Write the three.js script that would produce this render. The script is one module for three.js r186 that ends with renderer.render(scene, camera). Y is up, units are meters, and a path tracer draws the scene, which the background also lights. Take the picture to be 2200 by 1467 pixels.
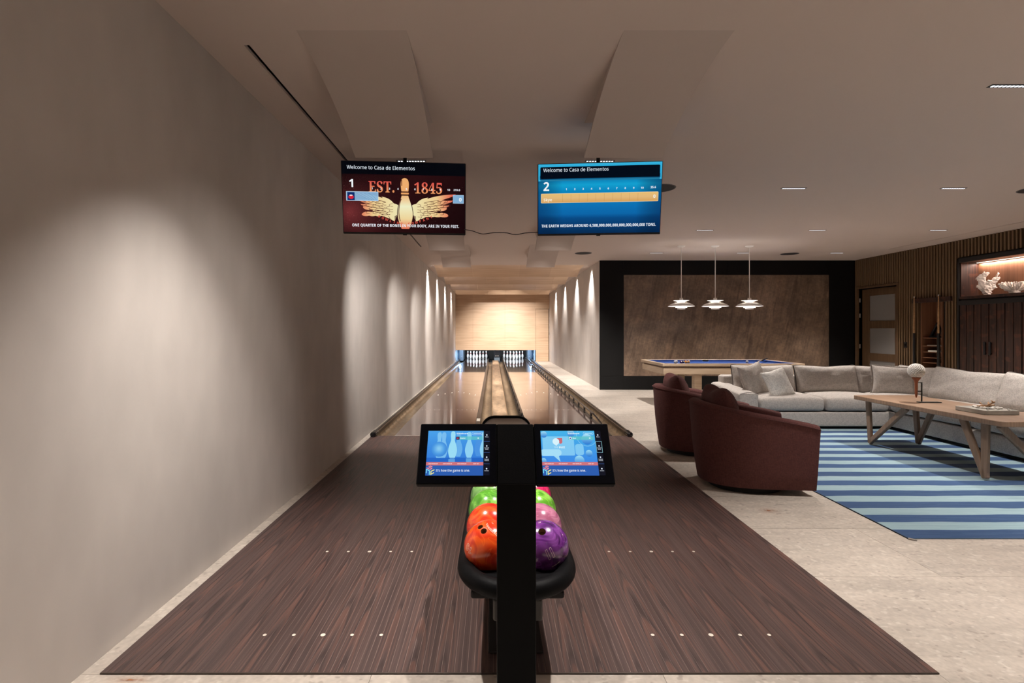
import * as THREE from 'three';
import { RoundedBoxGeometry } from 'three/addons/geometries/RoundedBoxGeometry.js';
import { mergeGeometries, mergeVertices, toCreasedNormals } from 'three/addons/utils/BufferGeometryUtils.js';
import { ImprovedNoise } from 'three/addons/math/ImprovedNoise.js';
import { MarchingCubes } from 'three/addons/objects/MarchingCubes.js';
import { RectAreaLightUniformsLib } from 'three/addons/lights/RectAreaLightUniformsLib.js';
import { Brush, Evaluator, SUBTRACTION } from 'three-bvh-csg';

/* ---------- camera, renderer, exposure, background ---------- */
const scene = new THREE.Scene();
scene.background = new THREE.Color(0x000000);
const camera = new THREE.PerspectiveCamera(2 * Math.atan(733.5 / 1125) * 180 / Math.PI, 2200 / 1467, 0.05, 80);
camera.position.set(0, 1.42, 0);
camera.setViewOffset(2200, 1467, 41, 24.5, 2200, 1467);
camera.updateProjectionMatrix();
const renderer = new THREE.WebGLRenderer({ antialias: true });
renderer.toneMapping = THREE.LinearToneMapping;
renderer.toneMappingExposure = 1.0;
renderer.shadowMap.enabled = true;
RectAreaLightUniformsLib.init();
// all lamps of the room: intensities in candela, colours
const LAMP = {
  neutral: new THREE.Color(1.0, 0.93, 0.87), white: new THREE.Color(1.0, 0.945, 0.895),
  grid: 29, approach: 32, rear: 4.5, laneBeam: 44, alcove: 40, wallTilt: 12, mask: 150, pendant: 1.3, pin: 9, pit: 1.1, niche: 140,
};

/* ---------- small helpers ---------- */
const R = (d) => d * Math.PI / 180;
let seed = 12345;
const rnd = () => { seed = (seed * 1664525 + 1013904223) >>> 0; return seed / 4294967296; };
const rr = (a, b) => a + (b - a) * rnd();
const noise = new ImprovedNoise();
const used = {};
function numbered(name) { const n = used[name] = (used[name] ?? -1) + 1; return n ? `${name}_${String(n).padStart(3, '0')}` : name; }
// position uv in metres, one plane per triangle
function triUV(g) {
  const n = g.index ? g.toNonIndexed() : g;
  const p = n.attributes.position, uv = new Float32Array(p.count * 2);
  const a = new THREE.Vector3(), b = new THREE.Vector3(), c = new THREE.Vector3();
  for (let i = 0; i < p.count; i += 3) {
    a.fromBufferAttribute(p, i); b.fromBufferAttribute(p, i + 1); c.fromBufferAttribute(p, i + 2);
    const ux = b.x - a.x, uy = b.y - a.y, uz = b.z - a.z, vx = c.x - a.x, vy = c.y - a.y, vz = c.z - a.z;
    const nx = Math.abs(uy * vz - uz * vy), ny = Math.abs(uz * vx - ux * vz), nz = Math.abs(ux * vy - uy * vx);
    for (let k = 0; k < 3; k++) {
      const j = i + k, x = p.getX(j), y = p.getY(j), z = p.getZ(j);
      let u, v; if (ny >= nx && ny >= nz) { u = x; v = -z; } else if (nx >= nz) { u = z; v = y; } else { u = x; v = y; }
      uv[2 * j] = u; uv[2 * j + 1] = v;
    }
  }
  n.setAttribute('uv', new THREE.BufferAttribute(uv, 2));
  return n;
}
function tidy(g) { const n = g.index ? g.toNonIndexed() : g; for (const k of Object.keys(n.attributes)) if (!['position', 'normal', 'uv'].includes(k)) n.deleteAttribute(k); if (!n.attributes.normal) n.computeVertexNormals(); if (!n.attributes.uv) n.setAttribute('uv', new THREE.BufferAttribute(new Float32Array(n.attributes.position.count * 2), 2)); n.morphAttributes = {}; n.clearGroups(); return n; }
const merge = (list) => mergeGeometries(list.map(tidy));
function bx(w, h, d, x = 0, y = 0, z = 0, r = 0) {
  const g = r > 0 ? new RoundedBoxGeometry(w, h, d, 2, Math.min(r, w / 2.01, h / 2.01, d / 2.01)) : new THREE.BoxGeometry(w, h, d);
  g.translate(x, y, z); return triUV(g);
}
// box from corners: x0..x1, y0..y1, depth D0..D1 (D = metres in front of the camera, world z = -D)
const bD = (x0, x1, y0, y1, D0, D1, r = 0) => bx(x1 - x0, y1 - y0, D1 - D0, (x0 + x1) / 2, (y0 + y1) / 2, -(D0 + D1) / 2, r);
function cyl(rt, rb, h, x = 0, y = 0, z = 0, seg = 24, open = false) { const g = new THREE.CylinderGeometry(rt, rb, h, seg, 1, open); g.translate(x, y, z); return tidy(g); }
function tube(pts, r, seg = 40, rs = 8, closed = false) { return tidy(new THREE.TubeGeometry(new THREE.CatmullRomCurve3(pts.map((p) => new THREE.Vector3(...p)), closed), seg, r, rs, closed)); }
function rod(a, b, r, seg = 12, r2 = r) {
  const A = new THREE.Vector3(...a), B = new THREE.Vector3(...b), d = B.clone().sub(A), g = new THREE.CylinderGeometry(r2, r, d.length(), seg);
  g.applyQuaternion(new THREE.Quaternion().setFromUnitVectors(new THREE.Vector3(0, 1, 0), d.clone().normalize())); g.translate(...A.add(B).multiplyScalar(0.5).toArray()); return tidy(g);
}
function lathe(pts, seg = 32) { return tidy(new THREE.LatheGeometry(pts.map((p) => new THREE.Vector2(p[0], p[1])), seg)); }
function smooth(g, w = 1e-4) { const m = g.clone(); m.deleteAttribute('uv'); m.deleteAttribute('normal'); const k = mergeVertices(m, w); k.computeVertexNormals(); return triUV(k); }
const crease = (g, a = 30) => { const m = g.clone(); m.deleteAttribute('uv'); m.deleteAttribute('normal'); const k = mergeVertices(m, 1e-4); return triUV(toCreasedNormals(k, R(a))); };
// extrude a profile given as [D, y] points across x0..x1
function extrudeX(profile, x0, x1) {
  const s = new THREE.Shape(profile.map(([D, y]) => new THREE.Vector2(D, y)));
  const g = new THREE.ExtrudeGeometry(s, { depth: x1 - x0, bevelEnabled: false, curveSegments: 8 });
  g.rotateY(Math.PI / 2); g.translate(x0, 0, 0); return triUV(g);   // shape x -> world -z, extrusion z -> world x
}
// extrude a profile of [x, y] points along D0..D1
function extrudeD(profile, D0, D1) {
  const s = new THREE.Shape(profile.map(([x, y]) => new THREE.Vector2(x, y)));
  const g = new THREE.ExtrudeGeometry(s, { depth: D1 - D0, bevelEnabled: false }); g.translate(0, 0, -D1); return triUV(g);
}
function mesh(name, g, m, parent) {
  const o = new THREE.Mesh(g, m); o.name = name; o.castShadow = o.receiveShadow = true;
  if (parent) parent.add(o); else { o.name = numbered(name); scene.add(o); }
  return o;
}
function thing(name, label, category, pos = [0, 0, 0], group) {
  const o = new THREE.Group(); o.name = numbered(name); o.position.set(...pos); o.userData = { label, category }; if (group) o.userData.group = group; scene.add(o); return o;
}
function tag(o, label, category, group) { o.userData = { label, category }; if (group) o.userData.group = group; return o; }
function struct(name, g, m) { const o = g ? mesh(name, g, m) : new THREE.Group(); if (!g) { o.name = name; scene.add(o); } o.userData.kind = 'structure'; return o; }
function spot(x, y, D, tx, ty, tD, I, half, pen, color = LAMP.neutral, rad = 1.5) {
  const l = new THREE.SpotLight(color, I, 0, R(half), pen, 2); l.position.set(x, y, -D); l.target.position.set(tx, ty, -tD); l.castShadow = true; l.shadow.radius = rad; l.shadow.bias = -0.0005; l.name = 'spot_lamp'; scene.add(l, l.target); return l;
}
function pt(x, y, D, I, color, rad = 1.5) { const l = new THREE.PointLight(color, I, 0, 2); l.position.set(x, y, -D); l.castShadow = true; l.shadow.radius = rad; l.name = 'point_lamp'; scene.add(l); return l; }

/* soft upholstery shapes */
function softBox(w, h, d, r = 0.06, crown = 0, n = 14, sag = 0) {
  const g = new THREE.BoxGeometry(2, 2, 2, n, Math.max(6, n / 2 | 0), n), p = g.attributes.position, s = (t) => Math.sin(t * Math.PI / 2);
  const H = [w / 2, h / 2, d / 2], q = new THREE.Vector3(), v = new THREE.Vector3();
  for (let i = 0; i < p.count; i++) {
    const c = [s(p.getX(i)), s(p.getY(i)), s(p.getZ(i))];
    v.set(c[0] * H[0], c[1] * H[1], c[2] * H[2]);
    q.set(...[0, 1, 2].map((k) => Math.max(-(H[k] - Math.min(r, H[k] * 0.98)), Math.min(H[k] - Math.min(r, H[k] * 0.98), v.getComponent(k)))));
    const dir = v.clone().sub(q); if (dir.lengthSq() > 1e-9) v.copy(q).addScaledVector(dir.normalize(), r);
    const k = (1 - c[0] ** 2) * (1 - c[2] ** 2);
    v.y += c[1] > 0 ? crown * Math.sqrt(k) * c[1] : 0;
    const wob = noise.noise(v.x * 5 + w, v.y * 5, v.z * 5 + d) * sag; v.y += wob * (c[1] > 0 ? 1 : 0.2); v.z += wob * 0.6; v.x += wob * 0.3;
    p.setXYZ(i, v.x, v.y, v.z);
  }
  return smooth(g);
}
// cushion standing in the xy plane, facing +z; returns [body, rim points]
function pillow(w, h, t, o = {}) {
  const { round = 0, pinch = 0.07, pow = 0.45, e = 2, dent = 0, wr = 0.006, n = 22, sd = 1, lean = 0 } = o;
  const P = [], I = [], f = (u, v, s) => {
    let x = w / 2 * u * (1 - pinch * (1 - v * v)) * Math.sqrt(1 - round * v * v / 2), y = h / 2 * v * (1 - pinch * (1 - u * u)) * Math.sqrt(1 - round * u * u / 2);
    const th = Math.pow(Math.max(0, (1 - Math.abs(u) ** e) * (1 - Math.abs(v) ** e)), pow) * t / 2;
    const k = noise.noise(u * 2.6 + sd * 7.3, v * 2.6, sd) + 0.5 * noise.noise(u * 6, v * 6 + sd, 3.1);
    if (v > 0) y -= dent * Math.exp(-(((u - lean) / 0.45) ** 2)) * v ** 2;
    y -= 0.012 * noise.noise(u * 2 + sd, v * 2, 5) * h;
    return [x, y, s * (th + wr * k * (th / (t / 2 + 1e-6)))];
  };
  for (const s of [1, -1]) {
    const b = P.length / 3;
    for (let j = 0; j <= n; j++) for (let i = 0; i <= n; i++) { const c = (a) => Math.sin((2 * a / n - 1) * Math.PI / 2); P.push(...f(c(i), c(j), s)); }
    for (let j = 0; j < n; j++) for (let i = 0; i < n; i++) { const a = b + j * (n + 1) + i, q = [a, a + 1, a + n + 2, a, a + n + 2, a + n + 1]; I.push(...(s > 0 ? q : q.reverse())); }
  }
  const g = new THREE.BufferGeometry(); g.setAttribute('position', new THREE.BufferAttribute(new Float32Array(P), 3)); g.setIndex(I); g.computeVertexNormals();
  const rim = []; const m = 9;
  for (let i = 0; i < m; i++) rim.push(f(-1 + 2 * i / m, -1, 0)); for (let i = 0; i < m; i++) rim.push(f(1, -1 + 2 * i / m, 0));
  for (let i = 0; i < m; i++) rim.push(f(1 - 2 * i / m, 1, 0)); for (let i = 0; i < m; i++) rim.push(f(-1, 1 - 2 * i / m, 0));
  return [triUV(g), rim];
}
function sdfMesh(fn, lo, hi, res = 48) {
  const mc = new MarchingCubes(res, new THREE.MeshBasicMaterial(), false, false, 200000); mc.isolation = 0;
  const c = lo.map((a, i) => (a + hi[i]) / 2), half = Math.max(...lo.map((a, i) => (hi[i] - a) / 2)) * 1.06;
  for (let k = 0; k < res; k++) for (let j = 0; j < res; j++) for (let i = 0; i < res; i++) {
    const m = (q) => (q - res / 2) / (res / 2) * half; mc.field[i + j * res + k * res * res] = -fn(c[0] + m(i), c[1] + m(j), c[2] + m(k));
  }
  mc.update();
  const g = new THREE.BufferGeometry(); g.setAttribute('position', new THREE.BufferAttribute(mc.positionArray.slice(0, mc.count * 3), 3)); g.scale(half, half, half); g.translate(...c);
  return smooth(g, 1e-5);
}
const capsule = (x, y, z, a, b, r) => { const px = x - a[0], py = y - a[1], pz = z - a[2], dx = b[0] - a[0], dy = b[1] - a[1], dz = b[2] - a[2]; const t = Math.max(0, Math.min(1, (px * dx + py * dy + pz * dz) / (dx * dx + dy * dy + dz * dz))); return Math.hypot(px - dx * t, py - dy * t, pz - dz * t) - r; };
const smin = (a, b, k) => { const h = Math.max(k - Math.abs(a - b), 0) / k; return Math.min(a, b) - h * h * k / 4; };

/* ---------- procedural textures ---------- */
function hash2(i, j, s) { let h = (i * 374761393 + j * 668265263 + s * 1274126177) | 0; h = Math.imul(h ^ (h >>> 13), 1274126177); return ((h ^ (h >>> 16)) >>> 0) / 4294967296; }
function vnoise(x, y, px, py, s) { // tiles with periods px, py
  const xi = Math.floor(x), yi = Math.floor(y), fx = x - xi, fy = y - yi, a = fx * fx * (3 - 2 * fx), b = fy * fy * (3 - 2 * fy);
  const m = (v, p) => ((v % p) + p) % p, x0 = m(xi, px), x1 = m(xi + 1, px), y0 = m(yi, py), y1 = m(yi + 1, py);
  return (hash2(x0, y0, s) * (1 - a) + hash2(x1, y0, s) * a) * (1 - b) + (hash2(x0, y1, s) * (1 - a) + hash2(x1, y1, s) * a) * b;
}
function fbm(u, v, px, py, s, oct = 4, gain = 0.5) { let t = 0, a = 1, n = 0; for (let o = 0; o < oct; o++) { t += a * vnoise(u * px, v * py, px, py, s + o * 17); n += a; a *= gain; px *= 2; py *= 2; } return t / n; }
// fn(u, v) -> [r, g, b] in 0..1 sRGB (or one grey)
function tex(w, h, fn, size, srgb = true) {
  const d = new Uint8Array(w * h * 4);
  for (let j = 0; j < h; j++) for (let i = 0; i < w; i++) {
    const c = fn((i + 0.5) / w, (j + 0.5) / h, i, j), k = 4 * (j * w + i), g = typeof c === 'number';
    for (let q = 0; q < 3; q++) d[k + q] = Math.max(0, Math.min(255, 255 * (g ? c : c[q]))); d[k + 3] = 255;
  }
  const t = new THREE.DataTexture(d, w, h, THREE.RGBAFormat); t.magFilter = THREE.LinearFilter; t.minFilter = THREE.LinearMipmapLinearFilter; t.generateMipmaps = true;
  t.wrapS = t.wrapT = THREE.RepeatWrapping; if (srgb) t.colorSpace = THREE.SRGBColorSpace; if (size) t.repeat.set(1 / size[0], 1 / size[1]); t.needsUpdate = true; return t;
}
const mixc = (a, b, t) => a.map((x, i) => x + (b[i] - x) * t);
const clamp = (x, a = 0, b = 1) => Math.max(a, Math.min(b, x));
const sstep = (a, b, x) => { const t = clamp((x - a) / (b - a)); return t * t * (3 - 2 * t); };
function canvas(w, h, draw, opt = {}) {
  const c = document.createElement('canvas'); c.width = w; c.height = h; const x = c.getContext('2d'); draw(x, w, h);
  const t = new THREE.CanvasTexture(c); t.colorSpace = THREE.SRGBColorSpace; t.magFilter = THREE.LinearFilter; if (opt.repeat) { t.wrapS = t.wrapT = THREE.RepeatWrapping; t.repeat.set(...opt.repeat); } return t;
}
const T = {};
T.plaster = tex(512, 512, (u, v) => { const a = fbm(u, v, 3, 2, 1, 5), b = fbm(u, v, 24, 10, 9, 3); const k = 0.80 + 0.16 * (a - 0.5) + 0.05 * (b - 0.5); return [k, k * 0.985, k * 0.965]; }, [3.2, 3.08]);
T.plasterBump = tex(512, 512, (u, v) => fbm(u, v, 6, 3, 4, 5), [1.6, 1.6], false);
T.stoneFloor = tex(1024, 1024, (u, v) => {
  const a = fbm(u, v, 3, 4, 21, 5), st = fbm(u + 0.05 * a, v, 5, 40, 33, 3), f = fbm(u, v, 128, 128, 5, 2), s1 = fbm(u, v, 70, 90, 41, 2), s2 = fbm(u, v, 70, 100, 77, 2);
  let k = 0.755 + 0.13 * (a - 0.5) + 0.10 * (st - 0.5) + 0.10 * (f - 0.5); let c = [k, k * 0.955, k * 0.90];
  c = mixc(c, [0.88, 0.86, 0.82], 0.40 * sstep(0.70, 0.80, s2)); c = mixc(c, [0.50, 0.46, 0.43], 0.40 * sstep(0.74, 0.86, s1)); return c;
}, [2.2, 2.2]);
// dark laminate: cathedral figures, five strips wide, running away from the camera
T.approach = tex(1024, 2048, (u, v) => {
  const strip = Math.floor(u * 8), x = u * 8 - strip - 0.5, off = hash2(strip, 3, 8) * 3, n = fbm(u, v, 8, 6, 51, 4), g = fbm(u, v, 220, 10, 61, 3), g2 = fbm(u, v, 90, 4, 67, 2);
  const bow = (x * (1.0 + 0.3 * Math.sin(strip * 2.1)) + (hash2(strip, 5, 5) - 0.5) * 0.35); const ph = bow * bow * 20 + (v * 6.0 + off) + n * 1.3; const per = ph % 1; const w = Math.exp(-bow * bow * 9);
  let c = mixc([0.365, 0.295, 0.28], [0.285, 0.228, 0.222], clamp(0.55 + 1.5 * (g2 - 0.5))); c = mixc(c, [0.43, 0.305, 0.27], w * 0.7 * sstep(0.35, 0.75, per) * (1 - sstep(0.92, 1, per)));
  c = mixc(c, [0.19, 0.145, 0.14], 0.5 * sstep(0.0, 0.1, per) * (1 - sstep(0.1, 0.35, per)) * (0.3 + 0.7 * w)); return c.map((q) => q * (0.85 + 0.30 * g));
}, [1.081, 2.6]);
const grain = (c0, c1, lenP, acrossP, s, along = 'v', k = 1) => (u, v) => { const a = along === 'v' ? [u, v] : [v, u]; const w = 0.04 * fbm(a[0], a[1], 3, 2, s + 3, 3); const n = fbm(a[0] + w, a[1], acrossP, lenP, s, 4, 0.6), m = fbm(a[0], a[1], 5, 2, s + 9, 3); return mixc(c0, c1, clamp(0.5 + k * (1.5 * (n - 0.5) + 0.8 * (m - 0.5)))); };
T.bamboo = tex(512, 512, grain([0.84, 0.715, 0.59], [0.74, 0.61, 0.49], 2, 70, 101, 'u', 1.0), [1.6, 1.3]);
T.oak = tex(512, 512, grain([0.83, 0.76, 0.67], [0.68, 0.60, 0.51], 2, 36, 131, 'u', 0.9), [0.9, 0.5]);
T.walnut = tex(512, 512, grain([0.71, 0.595, 0.50], [0.585, 0.485, 0.40], 2, 40, 151, 'v', 0.9), [0.5, 1.2]);
T.slat = tex(256, 512, grain([0.51, 0.41, 0.30], [0.40, 0.315, 0.23], 3, 20, 171, 'v', 1), [0.3, 1.2]);
T.darkWood = tex(512, 512, (u, v) => { const c = grain([0.30, 0.185, 0.14], [0.155, 0.105, 0.09], 3, 26, 191, 'v', 1.3)(u, v), n = fbm(u, v, 7, 14, 195, 3); return mixc(c, [0.42, 0.24, 0.17], 0.5 * sstep(0.6, 0.75, n)); }, [0.6, 1.1]);
T.slab = tex(1024, 1024, (u, v) => {
  const w = fbm(u, v, 3, 3, 201, 4), q = u - 0.12 * v + 0.03 * w; const a = fbm(q, v, 12, 1, 211, 5, 0.6), b = fbm(q, v, 240, 5, 221, 3), c = fbm(q + 0.1, v, 6, 2, 231, 4), st = fbm(q, v, 34, 3, 241, 4, 0.6);
  let k = mixc([0.445, 0.37, 0.31], [0.505, 0.43, 0.37], clamp(0.5 + 1.2 * (a - 0.5))); k = mixc(k, [0.53, 0.41, 0.31], 0.30 * sstep(0.5, 0.8, c)); k = mixc(k, [0.33, 0.27, 0.23], 0.62 * sstep(0.56, 0.76, st)); const iso = fbm(u + 0.02 * w, v, 22, 14, 251, 5, 0.6), fine = fbm(u, v, 150, 90, 257, 2); return k.map((z) => z * (0.86 + 0.26 * b) * (0.72 + 0.44 * iso) * (0.9 + 0.24 * fine));
}, [5.2, 2.9]);
const weave = (u, v, n) => { const a = Math.abs(Math.sin(u * n * Math.PI)), b = Math.abs(Math.sin(v * n * Math.PI)), o = (Math.floor(u * n) + Math.floor(v * n)) % 2; return 0.55 * (o ? a : b) + 0.45 * (o ? b : a) * 0.6; };
T.linen = tex(512, 512, (u, v) => { const a = fbm(u, v, 120, 14, 301, 2), b = fbm(u, v, 14, 120, 311, 2), c = fbm(u, v, 6, 6, 321, 3); const k = 0.88 + 0.27 * (a - 0.5) + 0.27 * (b - 0.5) + 0.05 * (c - 0.5) + 0.07 * weave(u, v, 64); return [k, k, k]; }, [0.22, 0.22]);
T.linenBump = tex(512, 512, (u, v) => 0.5 * weave(u, v, 64) + 0.5 * fbm(u, v, 60, 60, 331, 2), [0.32, 0.32], false);
T.fineBump = tex(256, 256, (u, v) => fbm(u, v, 40, 40, 341, 3), [0.1, 0.1], false);
T.gutter = tex(256, 1024, (u, v) => { const a = fbm(u, v, 8, 60, 351, 4), b = fbm(u, v, 3, 6, 355, 3); const k = 0.88 + 0.4 * (a - 0.5) + 0.4 * (b - 0.5); return [k, k * 0.97, k * 0.93]; }, [0.3, 3.0]);
T.marble = tex(256, 256, (u, v) => { const a = fbm(u, v, 4, 4, 361, 5), k = 0.66 + 0.25 * (a - 0.5); return [k, k * 0.985, k * 0.95]; }, [0.4, 0.4]);

/* ---------- materials ---------- */
const lin = (r, g, b) => new THREE.Color().setRGB(r, g, b);
const M = {};
const std = (o) => new THREE.MeshStandardMaterial({ roughness: 0.6, metalness: 0, ...o });
const phys = (o) => new THREE.MeshPhysicalMaterial({ roughness: 0.6, metalness: 0, ...o });
M.plaster = std({ map: T.plaster, color: lin(0.86, 0.815, 0.79), bumpMap: T.plasterBump, bumpScale: 0.006, roughness: 0.75 });
M.ceiling = std({ color: lin(0.57, 0.48, 0.425), roughness: 0.9 });
M.baffle = std({ color: lin(0.50, 0.422, 0.374), roughness: 0.85 });
M.black = std({ color: lin(0.006, 0.006, 0.007), roughness: 0.45 });
M.blackMatt = std({ color: lin(0.012, 0.011, 0.011), roughness: 0.75 });
M.blackPlastic = phys({ color: lin(0.005, 0.005, 0.0055), roughness: 0.45, specularIntensity: 0.14, bumpMap: T.fineBump, bumpScale: 0.0003 });
M.blackGloss = phys({ color: lin(0.004, 0.004, 0.005), roughness: 0.12 });
M.blackPanel = phys({ color: lin(0.0055, 0.0052, 0.0052), roughness: 0.6, specularIntensity: 0.3 });
M.greyPlastic = std({ color: lin(0.06, 0.055, 0.052), roughness: 0.5 });
M.stone = [0, 1, 2, 3].map((k) => { const t = T.stoneFloor.clone(); t.offset.set(0.31 * k, 0.47 * k); t.needsUpdate = true; const q = 1.0 + 0.03 * k; return std({ map: t, color: lin(q * 0.93, q * 0.91, q * 0.90), roughness: 0.42 }); });
M.grout = std({ color: lin(0.27, 0.245, 0.22), roughness: 0.9 });
M.approach = std({ map: T.approach, color: lin(1, 1, 1), roughness: 0.42 });
M.approachLine = std({ color: lin(0.36, 0.27, 0.235), roughness: 0.5 });
M.lane = phys({ map: T.approach, color: lin(1.0, 0.95, 0.92), roughness: 0.2, clearcoat: 1, clearcoatRoughness: 0.035 });
M.laneWhite = std({ color: lin(0.82, 0.76, 0.66), roughness: 0.4 });
M.bamboo = std({ map: T.bamboo, color: lin(0.95, 0.975, 1.0), roughness: 0.5 });
M.bamboo2 = std({ map: T.bamboo, color: lin(0.90, 0.915, 0.93), roughness: 0.5 });
M.slab = std({ map: T.slab, color: lin(0.92, 0.90, 0.88), roughness: 0.4 });
M.slat = std({ map: T.slat, color: lin(1, 1, 1), roughness: 0.55 });
M.slatBack = std({ color: lin(0.012, 0.010, 0.009), roughness: 0.9 });
M.darkWood = std({ map: T.darkWood, color: lin(0.9, 0.9, 0.9), roughness: 0.5, bumpMap: T.darkWood, bumpScale: 0.004 });
M.doorWood = std({ map: T.slat, color: lin(0.62, 0.58, 0.56), roughness: 0.5 });
M.nicheWood = std({ map: T.walnut, color: lin(0.62, 0.43, 0.34), roughness: 0.5 });
M.oak = std({ map: T.oak, color: lin(0.86, 0.82, 0.78), roughness: 0.5 });
M.walnut = std({ map: T.walnut, color: lin(0.68, 0.645, 0.625), roughness: 0.45 });
M.sofa = std({ map: T.linen, color: lin(0.56, 0.512, 0.472), bumpMap: T.linenBump, bumpScale: 0.0022, roughness: 0.95 });
M.piping = std({ color: lin(0.13, 0.112, 0.10), roughness: 0.95 });
M.pillowWhite = std({ map: T.linen, color: lin(0.95, 0.92, 0.87), bumpMap: T.linenBump, bumpScale: 0.001, roughness: 0.95 });
M.pillowBeige = std({ map: T.linen, color: lin(0.58, 0.53, 0.487), bumpMap: T.linenBump, bumpScale: 0.001, roughness: 0.95 });
M.burgundy = std({ map: T.linen, color: lin(0.135, 0.044, 0.040), bumpMap: T.linenBump, bumpScale: 0.0014, roughness: 0.9 });
M.burgundyPillow = std({ map: T.linen, color: lin(0.115, 0.036, 0.034), bumpMap: T.linenBump, bumpScale: 0.0007, roughness: 0.85 });
M.gutter = std({ map: T.gutter, color: lin(0.27, 0.205, 0.135), roughness: 0.32, metalness: 0.25 });
M.capTan = std({ map: T.gutter, color: lin(0.50, 0.37, 0.26), roughness: 0.35 });
M.capBrown = std({ color: lin(0.055, 0.040, 0.030), roughness: 0.35 });
M.white = std({ color: lin(0.80, 0.79, 0.77), roughness: 0.5 });
M.pin = phys({ color: lin(0.85, 0.85, 0.84), roughness: 0.25, clearcoat: 0.5 });
M.red = std({ color: lin(0.55, 0.03, 0.05), roughness: 0.4 });
M.lampWhite = std({ color: lin(0.85, 0.82, 0.78), roughness: 0.35, side: THREE.DoubleSide });
M.metal = std({ color: lin(0.62, 0.58, 0.52), roughness: 0.3, metalness: 1 });
M.brass = std({ color: lin(0.6, 0.42, 0.2), roughness: 0.3, metalness: 1 });
M.felt = std({ color: lin(0.008, 0.045, 0.215), roughness: 0.95 });
M.coral = std({ color: lin(0.82, 0.77, 0.71), roughness: 0.9 });
M.marble = std({ map: T.marble, color: lin(0.9, 0.88, 0.85), roughness: 0.5 });
M.tee = std({ color: lin(0.28, 0.085, 0.035), roughness: 0.5 });
M.glassGrey = phys({ color: lin(0.24, 0.23, 0.22), roughness: 0.12, clearcoat: 1, clearcoatRoughness: 0.05 });
M.glow = std({ color: 0x000000, emissive: lin(0.92, 0.95, 1.0), emissiveIntensity: 1.6 });
M.glowWarm = std({ color: 0x000000, emissive: lin(1.0, 0.86, 0.72), emissiveIntensity: 2.2 });
M.glowBlue = std({ color: 0x000000, emissive: lin(0.42, 0.68, 1.0), emissiveIntensity: 1.0 });

/* ================= THE SETTING ================= */
const CEIL = 3.08, WL = -1.70, WR = 8.62, WB = 12.47, AL = 2.56, MASK = 23.8, APX0 = -1.62, APX1 = 1.84, FOUL = 7.0, FRONT = 2.163, DECK = 0.007;
/* floor: one mortar bed with a stone tile on each place; the lanes' trench stays free */
{
  const f = struct('floor');
  const bed = (x0, x1, a, b) => bD(x0, x1, -0.16, -0.004, a, b);
  mesh('screed', merge([bed(-1.95, APX0, -5.2, 27.8), bed(APX1, 9.0, -5.2, 27.8), bed(APX0, APX1, -5.2, FRONT), bD(APX0, APX1, -0.3, -0.16, FRONT, 27.8)]), M.grout, f);
  const tile = (x0, x1, a, b, k) => mesh('tile', bD(x0 + 0.0008, x1 - 0.0008, -0.018, (k % 5) * 0.0002, a + 0.0008, b - 0.0008), M.stone[(k * 7 + (k >> 2)) % 4], f);
  let k = 0;
  for (let r = 0; r < 24; r++) {
    const a = -5 + r * 0.7287, b = Math.min(a + 0.7287, WB + 0.02), off = (r % 2) * 0.75;
    for (let x = APX1 - 1.5 + off; x < WR; x += 1.5) { const x0 = Math.max(x, APX1), x1 = Math.min(x + 1.5, WR + 0.02); if (x1 - x0 > 0.02) tile(x0, x1, a, b, k++); }
  }
  for (let a = WB + 0.02; a < 23.85; a += 1.5) tile(APX1, AL, a, Math.min(a + 1.5, 23.85), k++);
  for (let x = WL; x < APX1; x += 1.2) { tile(x, Math.min(x + 1.2, APX1), 1.3, FRONT - 0.003, k++); tile(x, Math.min(x + 1.2, APX1), -5, 1.3, k++); }
  for (let a = FRONT - 0.003; a < 23.8; a += 1.5) tile(WL, APX0, a, Math.min(a + 1.5, 23.85), k++);
  // rust bloom in the stone by the wall and beside the approach
  const st = canvas(256, 128, (c, w, h) => { const g = c.createImageData ? null : null; for (let i = 0; i < 900; i++) { const q = rnd() * 6.28, d = Math.pow(rnd(), 0.8); const x = w / 2 + Math.cos(q) * d * w * 0.46, y = h / 2 + Math.sin(q) * d * h * 0.42; c.fillStyle = `rgba(${150 + rnd() * 30 | 0},${88 + rnd() * 20 | 0},${40 + rnd() * 16 | 0},${0.055 * (1 - d)})`; c.beginPath(); c.arc(x, y, 2 + rnd() * 7, 0, 7); c.fill(); } });
  const sm = new THREE.MeshStandardMaterial({ map: st, transparent: true, roughness: 0.5, depthWrite: false });
  for (const [x, D, w, d] of [[-1.47, 2.125, 0.28, 0.06], [2.17, 4.12, 0.22, 0.16]]) { const g = new THREE.PlaneGeometry(w, d); g.rotateX(-Math.PI / 2); g.translate(x, 0.0014, -D); mesh('rust_stain', g, sm, f); }
}
struct('wall_left', bD(-1.95, WL, -0.16, 3.4, -5.2, 27.8), M.plaster);
struct('wall_front', bD(-1.95, 9.0, -0.16, 3.4, -5.3, -5.0), M.plaster);
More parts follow.
